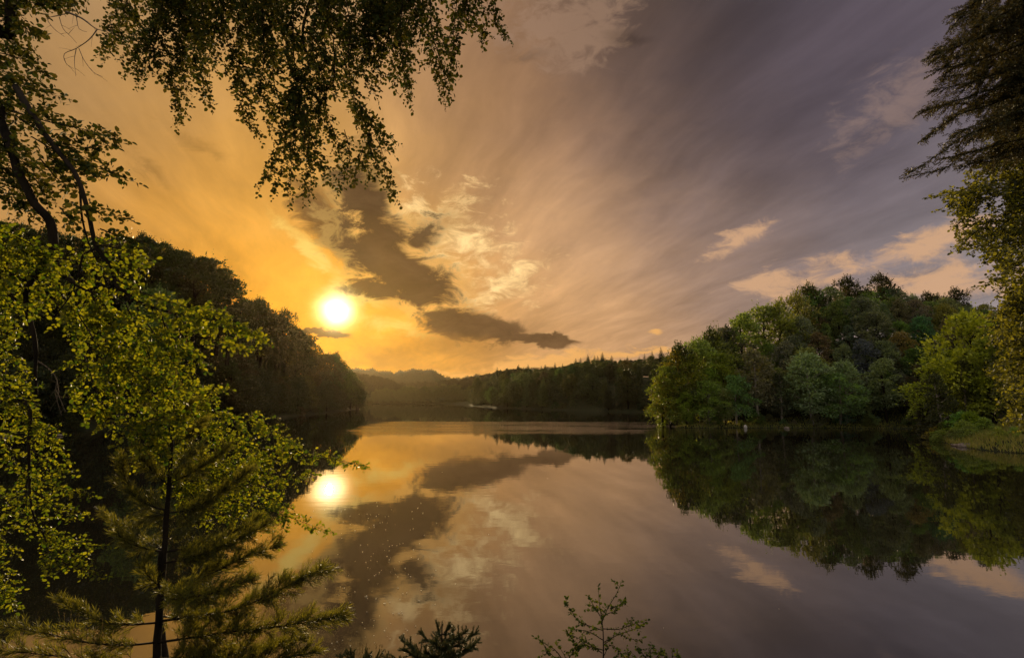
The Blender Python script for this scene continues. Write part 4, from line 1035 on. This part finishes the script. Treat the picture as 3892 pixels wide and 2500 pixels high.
# 5 - the young white pine
class Needles:
    def __init__(s): s.p = []; s.a = []; s.l = []; s.T = Buf()
    def brush(s, p, d, length, nl, per, n):
        t = np.repeat(np.linspace(.05, 1, n), per); m_ = len(t)
        fan = norm(d * 1.15 + rvec(m_) * .75)
        s.p.append(p + d * length * t[:, None]); s.a.append(fan); s.l.append(nl * rng.uniform(.7, 1.1, m_))
        tube(s.T, np.array([p, p + d * length]), [.003, .0015], 3, False)
    def comb(s, p, d, length, nl, step):
        n = max(3, int(length / step)); t = np.linspace(0, 1, n)
        side = norm(np.cross(d, [0, 0.15, 1.0]))
        for sg in (-1, 1):
            s.p.append(p + d * length * t[:, None]); s.a.append(norm(d * .7 + side * sg + rng.normal(0, .22, (n, 3)))); s.l.append(nl * rng.uniform(.7, 1.1, n) * np.minimum(1, 1.3 - t * .6))
        tube(s.T, np.array([p, p + d * length]), [.0035, .0015], 3, False)
    def build(s, parent, mat, tmat, w):
        b = Buf(); p = np.vstack(s.p); quad_cards(b, p, np.vstack(s.a), rvec(len(p)), np.concatenate(s.l), w)
        b.obj('needles', mat, parent); s.T.obj('twigs', tmat, parent); print('needles', len(p))

tb = np.array(P(585, 2760, 6.5)); tb[2] = gz(tb[0], tb[1]) - .1
t5 = empty('pine_tree', tb, 'young pine with a straight dark trunk and long soft needles over the water', 'tree')
TR = [tb, P(592, 2560, 6.5), P(600, 2400, 6.5), P(612, 2250, 6.5), P(625, 2090, 6.5), P(634, 1950, 6.5), P(645, 1800, 6.5), P(652, 1700, 6.5), P(658, 1600, 6.5), P(664, 1480, 6.5)]
woody(t5, 'trunk', M_BARK, [(TR, [.055, .05, .047, .043, .038, .033, .028, .022, .015, .006])])
NB = Needles(); bb = Buf()
def pine_branch(px, r0, reach):
    q = smooth_path(np.array([P(*a) for a in px]), .05); n = len(q); bb = Buf()
    tube(bb, q, np.linspace(r0, .003, n), 5, False); T_ = norm(np.gradient(q, axis=0))
    for i in range(int(n * .15), n):
        u = i / n
        for k in range(4):
            if rng.random() < (.62 if px[-1][0] < 450 else .9):
                d = norm(T_[i] * 1.1 + rvec(1)[0] * .85 + [0, 0, .15]); L_ = reach * rng.uniform(.6, 1.7) * (1.15 - .6 * u)
                if L_ > .16:
                    for s_ in (.4, .7, 1.0):
                        NB.brush(q[i] + d * L_ * s_ * .8, norm(d + rvec(1)[0] * .5), .09, .085, 5, 5)
                    tube(NB.T, np.array([q[i], q[i] + d * L_ * .8]), [.003, .002], 3, False)
                else: NB.brush(q[i], d, max(L_, .07), .085, 5, 6)
    NB.brush(q[-1], T_[-1], .12, .09, 6, 8)
    bb.obj('branch', M_BARK, t5)
for l, r, rc in [
    ([(602, 2360, 6.5), (740, 2340, 6.3), (876, 2319, 6.1), (990, 2275, 6.0), (1081, 2231, 5.9), (1215, 2165, 5.8)], .016, .17), ([(590, 2441, 6.5), (740, 2420, 6.2), (876, 2400, 6.0), (1110, 2372, 5.8), (1295, 2342, 5.7)], .016, .17),
    ([(619, 2219, 6.5), (720, 2205, 6.6), (818, 2172, 6.7), (935, 2114, 6.8), (1035, 2080, 6.9)], .014, .17), ([(619, 2140, 6.5), (720, 2120, 6.4), (830, 2080, 6.3), (1000, 2000, 6.2)], .012, .16), ([(625, 2097, 6.5), (720, 2080, 6.7), (818, 2056, 6.9), (964, 1974, 7.0)], .012, .15),
    ([(625, 2097, 6.5), (540, 2080, 6.4), (467, 2050, 6.3), (438, 2000, 6.2)], .012, .13), ([(631, 1939, 6.5), (570, 1920, 6.5), (526, 1892, 6.4), (478, 1820, 6.4), (462, 1750, 6.3)], .011, .12), ([(637, 1840, 6.5), (600, 1810, 6.4), (561, 1769, 6.3), (530, 1720, 6.2)], .008, .11),
    ([(640, 1840, 6.5), (720, 1800, 6.4), (800, 1750, 6.3), (850, 1710, 6.3)], .009, .12), ([(634, 1950, 6.5), (740, 1930, 6.3), (850, 1860, 6.2), (930, 1800, 6.2)], .01, .14), ([(650, 1720, 6.5), (600, 1680, 6.4), (560, 1640, 6.4)], .006, .10), ([(652, 1700, 6.5), (710, 1660, 6.5), (760, 1610, 6.5)], .006, .10),
    ([(602, 2365, 6.5), (500, 2372, 6.3), (409, 2365, 6.1), (310, 2330, 6.0), (240, 2290, 5.9)], .014, .13), ([(610, 2230, 6.5), (575, 2200, 6.4), (545, 2160, 6.3), (555, 2130, 6.3)], .008, .10), ([(595, 2440, 6.5), (480, 2450, 6.2), (330, 2440, 6.0), (150, 2400, 5.8), (20, 2380, 5.8)], .014, .13),
    ([(590, 2500, 6.5), (430, 2520, 6.2), (200, 2490, 6.0), (0, 2470, 5.9)], .014, .15), ([(590, 2500, 6.5), (760, 2500, 6.2), (950, 2470, 6.0), (1130, 2430, 5.9)], .014, .17), ([(590, 2520, 6.5), (760, 2540, 6.0), (950, 2520, 5.8), (1180, 2480, 5.7)], .014, .17),
    ([(612, 2260, 6.5), (700, 2270, 5.9), (820, 2250, 5.6), (950, 2200, 5.4)], .012, .15), ([(604, 2340, 6.5), (680, 2340, 6.9), (800, 2280, 7.4), (900, 2220, 7.6)], .012, .15), ([(626, 2060, 6.5), (690, 2000, 6.9), (780, 1930, 7.2)], .01, .14), ([(632, 1960, 6.5), (590, 1950, 6.9), (540, 1980, 7.2)], .01, .13),
    ([(625, 2090, 6.5), (560, 2060, 6.8), (480, 2000, 7.1), (400, 1950, 7.2)], .01, .12), ([(645, 1810, 6.5), (690, 1760, 6.8), (750, 1700, 7.0)], .008, .12), ([(658, 1600, 6.5), (690, 1570, 6.5), (720, 1540, 6.5)], .005, .09), ([(656, 1620, 6.5), (620, 1580, 6.4), (590, 1560, 6.4)], .005, .09), ([(664, 1490, 6.5), (666, 1450, 6.5)], .004, .08)]:
    pine_branch(l, r, rc)
NB.build(t5, M_PINE, M_TWIG, .0055)

# 6 - the silver fir and 7 - the maple at the opposite edge
tb = np.array([8.6, 6.0, gz(8.6, 6.0) - .2])
t6 = empty('fir_tree', tb, 'fir whose flat needled boughs reach in under the mauve sky', 'tree')
woody(t6, 'trunk', M_BARK, [([tb, tb + [0, 0, 6], tb + [.05, .1, 12], tb + [.05, .1, 17]], [.24, .19, .12, .03])])
NF = Needles(); fb = Buf()
def fir_branch(px, r0, reach, start=0.0, world=None, st=.05):
    q = smooth_path(np.array([P(*a) for a in px] if world is None else world), st); n = len(q); fb = Buf(); tube(fb, q, np.linspace(r0, .003, n), 5, False); T_ = norm(np.gradient(q, axis=0))
    for i in range(int(n * start), n - 1):
        u = (i - n * start) / (n * (1 - start))
        for sg in (-1, 1):
            for _k in range(1 + (rng.random() < .3)):
                side = norm(np.cross(T_[i], [0.1, .45, 1.0]) + rng.normal(0, .5, 3)); d = norm(T_[i] * .95 + side * sg * rng.uniform(.6, 1.2) + rng.normal(0, .3, 3) + [0, 0, -.14])
                L_ = reach * rng.uniform(.4, 1.7) * (1.2 - .85 * u); NF.comb(q[i], d, max(.07, L_), .052, .019)
                if L_ > .2:
                    for k in (.25, .45, .65): NF.comb(q[i] + d * L_ * k, norm(d + side * sg * .6 + rng.normal(0, .3, 3)), L_ * .45, .048, .019)
    fb.obj('branch', M_BARK, t6)
    NF.comb(q[-1] - T_[-1] * .1, T_[-1], .16, .048, .019)
r0p = lambda z: tuple(tb + np.array([0, 0.05, z]))
for l, rc in [
    ([(4020, -120), (3850, -60), (3700, 15), (3615, 108)], .30), ([(4050, 20), (3900, 60), (3760, 130), (3620, 185), (3522, 222)], .28), ([(4050, 100), (3880, 170), (3700, 235), (3550, 268)], .28), ([(4050, 190), (3880, 250), (3700, 310), (3540, 345)], .26),
    ([(4050, 260), (3900, 310), (3720, 355), (3590, 400), (3500, 424)], .22), ([(4000, 300), (3800, 385), (3640, 440), (3505, 532)], .16), ([(4050, 400), (3850, 430), (3700, 480), (3615, 522)], .22), ([(4000, 420), (3800, 470), (3660, 520), (3560, 592), (3438, 670)], .14), ([(4050, 500), (3880, 530), (3720, 570), (3580, 605)], .2),
    ([(4050, 560), (3900, 560), (3760, 600), (3640, 640)], .22), ([(4050, -40), (3920, 0), (3800, 60), (3700, 110)], .32), ([(4050, 330), (3940, 370), (3840, 430), (3760, 500)], .3), ([(4050, 130), (3960, 200), (3870, 270), (3800, 330)], .3), ([(4050, -100), (3950, -30), (3860, 60)], .3), ([(4050, 220), (3950, 260), (3850, 320)], .32)]:
    fir_branch([(x + rng.normal(25, 25), y + rng.normal(0, 30), 7.9 - .1 * i) for i, (x, y) in enumerate(l)], .010, rc * 1.1)
    d = rng.uniform(6.6, 7.4); a0 = P(l[0][0], l[0][1], d)
    fir_branch([(x, y, d - .1 * i) for i, (x, y) in enumerate(l)], .012, rc)
    w_ = np.array([tb[0], tb[1], max(tb[2] + 3, a0[2] + .4)]); fir_branch(None, .028, rc * 1.2, .12, [w_, (w_ + a0) / 2 + [0, 0, .1], a0], .09)
for k in range(58):
    z = rng.uniform(3.5, 16.6); a = k * 2.4; r_ = max(.5, 3.3 * (1 - z / 17.6)) * rng.uniform(.8, 1.15); o = np.array([math.cos(a), math.sin(a), 0])
    if o[0] < -.15 and o[1] > -.75 and z < 11.5: continue          # the boughs on the lake side are the ones built above
    w_ = np.array([tb[0], tb[1], tb[2] + z]); fir_branch(None, .02, .5, .12, [w_, w_ + o * r_ * .55 + [0, 0, -.12], w_ + o * r_ + [0, 0, -.35 * r_ * .5]], .11)
NF.build(t6, M_FIR, M_TWIG, .0125)

tb = np.array([14.6, 9.9, gz(14.6, 9.9) - .2])
t7 = empty('maple_tree', tb, 'small leaved maple below the fir with sunlit golden lower leaves', 'tree')
woody(t7, 'trunk', M_BARK, [([tb, tb + [-.2, .2, 3], tb + [-.1, .5, 6], tb + [-.4, .8, 10], tb + [-.5, .8, 13.5]], [.2, .17, .13, .08, .03])])
S = Spray(.072, .8, .3, .35, thick=.52); lb = Buf()
for l, hw in [
    ([(4000, 560), (3850, 610), (3740, 660), (3640, 735), (3532, 750)], 60), ([(4000, 640), (3850, 700), (3740, 760), (3650, 800), (3635, 870)], 75), ([(4000, 740), (3860, 790), (3760, 840), (3690, 905), (3650, 925)], 70), ([(3990, 780), (3880, 830), (3780, 890), (3695, 955)], 65),
    ([(4000, 840), (3900, 890), (3800, 935), (3740, 970)], 70), ([(4000, 900), (3900, 960), (3800, 1045), (3708, 1098)], 52), ([(4000, 960), (3930, 1020), (3850, 1080), (3790, 1130)], 62), ([(4000, 1060), (3930, 1110), (3850, 1160), (3780, 1190)], 70), ([(4000, 600), (3920, 650), (3840, 690)], 95), ([(4000, 700), (3920, 760), (3850, 800)], 90), ([(4000, 820), (3940, 860), (3880, 910)], 80),
    ([(4020, 260), (3920, 300), (3830, 360)], 85), ([(4020, 340), (3900, 390), (3790, 450)], 85), ([(4020, 430), (3890, 480), (3770, 540)], 85), ([(4020, 500), (3900, 560), (3780, 610), (3700, 640)], 80), ([(4020, 150), (3930, 190), (3860, 240)], 80), ([(4020, 40), (3940, 80), (3880, 130)], 80),
    ([(4000, 1120), (3900, 1190), (3820, 1250), (3770, 1300)], 75), ([(4000, 1200), (3900, 1270), (3830, 1340)], 85), ([(4000, 1300), (3900, 1370), (3820, 1420), (3770, 1400)], 75), ([(4000, 1380), (3920, 1450), (3850, 1510), (3800, 1550)], 72), ([(4000, 1450), (3940, 1520), (3880, 1580), (3850, 1600)], 62), ([(4000, 1250), (3950, 1330), (3900, 1400)], 85), ([(3990, 1480), (3950, 1560), (3920, 1620)], 50)]:
    S.bough([(x + 20 + rng.normal(0, 25), y + rng.normal(0, 25), rng.uniform(12, 14)) for x, y in l], hw * 1.1, .012, step=.10, limb=lb)
    d = rng.uniform(11.2, 13); S.bough([(x, y, d) for x, y in l], hw, .012, step=.10, limb=lb)
    a0 = P(l[0][0], l[0][1], d); w_ = np.array([tb[0] - .2, tb[1] + .4, min(a0[2] + .3, tb[2] + 12)]); q = smooth_path([w_, (w_ + a0) / 2 + [0, 0, .15], a0], .2); tube(lb, q, np.linspace(.04, .012, len(q)), 5, False)
    S.bough(None, .55, .012, .16, limb=lb, world=[w_ * .6 + a0 * .4 + [0, 0, .1], a0])
for k in range(30):
    z = rng.uniform(4.5, 12.6); a = k * 2.4; o = np.array([math.cos(a), math.sin(a), .35])
    if o[0] < -.3 and o[1] > -.5: continue
    w_ = tb + [-.3, .6, z]; e = w_ + o * rng.uniform(1.4, 2.6) * (1.25 - z / 16); S.bough(None, .7, .02, .2, limb=lb, world=[w_, (w_ + e) / 2 + [0, 0, .15], e])
lb.obj('limbs', M_BARK, t7); S.build(t7, M_EDGE, M_TWIG)

# 8 - spruce sapling, 9 - leafy saplings, 10 - seeding grass on the bank
def spruce_sapling(px, py, d, base_h, reach, label, arms):
    top = P(px, py, d); tb = np.array([top[0], top[1] + .02, gz(top[0], top[1]) - .05]); r = empty('spruce_sapling', tb, label, 'sapling')
    woody(r, 'trunk', M_BARK, [([tb, (tb + top) / 2, top], [.03, .02, .005])], 6)
    NS = Needles()
    for ax_, ay_, dd in arms:
        tip = P(ax_, ay_, d + dd); u = tip - top; root = np.array([top[0], top[1], min(top[2] - .08, tip[2] - np.hypot(u[0], u[1]) * .45)])
        q = smooth_path([root, (root + tip) / 2 + [0, 0, -.03], tip], .035); n = len(q); b_ = Buf(); tube(b_, q, np.linspace(.008, .002, n), 4, False); b_.obj('branch', M_BARK, r); T_ = norm(np.gradient(q, axis=0))
        for i in range(1, n):
            NS.brush(q[i], T_[i], .035, .028, 12, 6)
            for _k in range(2):
                dq = norm(T_[i] * .8 + rvec(1)[0] * .75 + [0, 0, .1]); l_ = rng.uniform(.04, .12) * (1.2 - .7 * i / n); NS.brush(q[i], dq, max(.04, l_), .026, 10, max(6, int(l_ / .007)))
    NS.brush(top - [0, 0, .2], np.array([0, 0, 1.0]), .22, .024, 8, 22)
    NS.build(r, M_SPRUCE, M_TWIG, .0032)
spruce_sapling(1680, 2372, 5.2, 0, 0, 'small dark spruce sapling poking up from the bank at the bottom of the view',
    [(1605, 2410, 0), (1735, 2425, .1), (1770, 2400, -.1), (1805, 2405, 0), (1811, 2438, .1), (1795, 2455, -.2), (1560, 2450, 0), (1530, 2432, .1), (1535, 2470, -.2), (1500, 2500, 0), (1650, 2440, -.3), (1700, 2450, -.3), (1740, 2480, -.3), (1620, 2480, -.3), (1580, 2500, .3), (1660, 2420, .3), (1720, 2400, .25), (1760, 2520, 0), (1470, 2505, .2), (1665, 2385, .05), (1700, 2388, -.05)])
spruce_sapling(1345, 2486, 5.0, 0, 0, 'tiny spruce tip with upright twigs among seeding grass', [(1335, 2482, 0), (1400, 2490, 0), (1440, 2497, .1), (1380, 2500, .1), (1470, 2510, 0), (1300, 2500, .1)])

def sapling(stems, d, label, leaf=.036):
    base = np.array(P(*stems[0][0], d)); tb = np.array([base[0], base[1], gz(base[0], base[1]) - .05]); r = empty('leafy_sapling', tb, label, 'sapling')
    S = Spray(leaf, .68, .4, .2, .0011, 1.0); w_ = S.T
    for k, l in enumerate(stems):
        q = smooth_path(np.array([P(x, y, d + rng.normal(0, .06)) for x, y in l]), .04)
        if k == 0: q = np.vstack([tb[None], q])
        n = len(q); tube(w_, q, np.linspace(.009 if k == 0 else .005, .0012, n), 5, False); T_ = norm(np.gradient(q, axis=0))
        for i in range(max(2, int(n * (.45 if k == 0 else .15))), n):
            S.leaves(q[i:i + 1] + rng.normal(0, .006, (1, 3)), T_[i], 1); S.leaves(q[i:i + 1] - T_[i] * .018, T_[i], 1)
            if rng.random() < .34: S.twig(q[i], norm(T_[i] * .8 + rvec(1)[0] * .9), rng.uniform(.05, .13), 3)
        S.leaves(q[-2:], T_[-1], 2)
    w_.obj('stem', M_BARK, r); S.T = Buf(); S.build(r, M_SHRUB, M_TWIG)
sapling([[(2293, 2560), (2293, 2420), (2288, 2360), (2278, 2290), (2274, 2225)], [(2285, 2370), (2310, 2310), (2340, 2260), (2364, 2207)], [(2282, 2340), (2250, 2290), (2232, 2262)], [(2293, 2395), (2250, 2380), (2200, 2360), (2165, 2310), (2152, 2298)],
         [(2293, 2388), (2350, 2390), (2400, 2372), (2462, 2354)], [(2293, 2440), (2350, 2410), (2410, 2390), (2440, 2375)], [(2293, 2450), (2350, 2410), (2390, 2425), (2432, 2433)], [(2290, 2430), (2240, 2400), (2190, 2390), (2170, 2385)], [(2320, 2310), (2350, 2300), (2374, 2280)],
         [(2288, 2480), (2230, 2440), (2180, 2415), (2150, 2400)], [(2296, 2470), (2260, 2460), (2200, 2450), (2160, 2480)], [(2310, 2330), (2340, 2320), (2360, 2300)], [(2290, 2500), (2320, 2450), (2350, 2470)]], 5.4, 'tall slender sapling with small round leaves before the still water')
sapling([[(2180, 2580), (2120, 2480), (2080, 2450), (2045, 2425)], [(2160, 2540), (2110, 2500), (2060, 2440)], [(2170, 2540), (2140, 2480), (2120, 2450)], [(2150, 2520), (2190, 2460), (2220, 2440)]], 5.2, 'low sapling bending away beside the tall slender one')
sapling([[(2400, 2580), (2390, 2500), (2382, 2455)], [(2395, 2530), (2420, 2500), (2400, 2480)], [(2392, 2520), (2360, 2480), (2350, 2470)]], 5.2, 'short shoot close by the foot of the tall slender sapling')
sapling([[(2480, 2580), (2472, 2500), (2475, 2462)], [(2476, 2520), (2440, 2480), (2428, 2462)], [(2476, 2520), (2500, 2490), (2510, 2480)]], 5.2, 'middle one of the short leafy shoots at the bottom edge')
sapling([[(2560, 2580), (2555, 2500), (2556, 2466)], [(2556, 2520), (2530, 2490), (2515, 2480)], [(2556, 2520), (2580, 2495), (2572, 2475)]], 5.2, 'outermost bright shoot at the bottom edge')

def seed_grass(spots, d, label):
    x0 = np.mean([s_[0] for s_ in spots]); base = P(x0, 2560, d); tb = np.array([base[0], base[1], gz(base[0], base[1]) - .03]); r = empty('grass_tuft', tb, label, 'grass')
    st = Buf(); hd = Buf()
    for x, y, lean in spots:
        top = P(x, y, d); root = tb + [rng.normal(0, .06) + (top[0] - tb[0]) * .7, rng.normal(0, .06), 0]
        q = smooth_path([root, (root + top) / 2 + [lean * .3, 0, .04], top], .06); tube(st, q, np.linspace(.002, .001, len(q)), 3, False)
        n = 16; t = rng.uniform(.0, .16, n)[:, None]; dd = norm(q[-1] - q[-2]); quad_cards(hd, top - dd * t * [1, 1, 1], norm(dd * 1 + rvec(n) * .45), rvec(n), .022, .006)
    n = 60; p = tb + np.column_stack([rng.normal(0, .12, n), rng.normal(0, .1, n), np.zeros(n)]); quad_cards(st, p, norm(np.array([0, 0, 1.0]) + rng.normal(0, .3, (n, 3))), rvec(n), rng.uniform(.3, .7, n), .008)
    st.obj('stalks', M_GRASS, r); hd.obj('seed_heads', M_STRAW, r)
seed_grass([(1368, 2445, 0), (1378, 2450, .1), (1392, 2447, -.1), (1405, 2452, .1), (1430, 2448, 0), (1445, 2447, .1), (1452, 2455, 0), (1465, 2470, .1)], 5.0, 'seeding grass stalks next to the tiny spruce tip')
seed_grass([(1240, 2478, .1), (1285, 2490, 0), (1300, 2488, -.1), (1215, 2490, 0)], 5.0, 'short grass heads at the bottom edge by the pine boughs')
seed_grass([(220, 2310, .2), (245, 2330, .2), (270, 2320, .2), (285, 2350, .2), (300, 2330, .2), (330, 2370, .2), (390, 2350, .1), (310, 2420, .2), (360, 2430, .1), (240, 2440, .2)], 5.6, 'nodding brown grass heads under the pine')
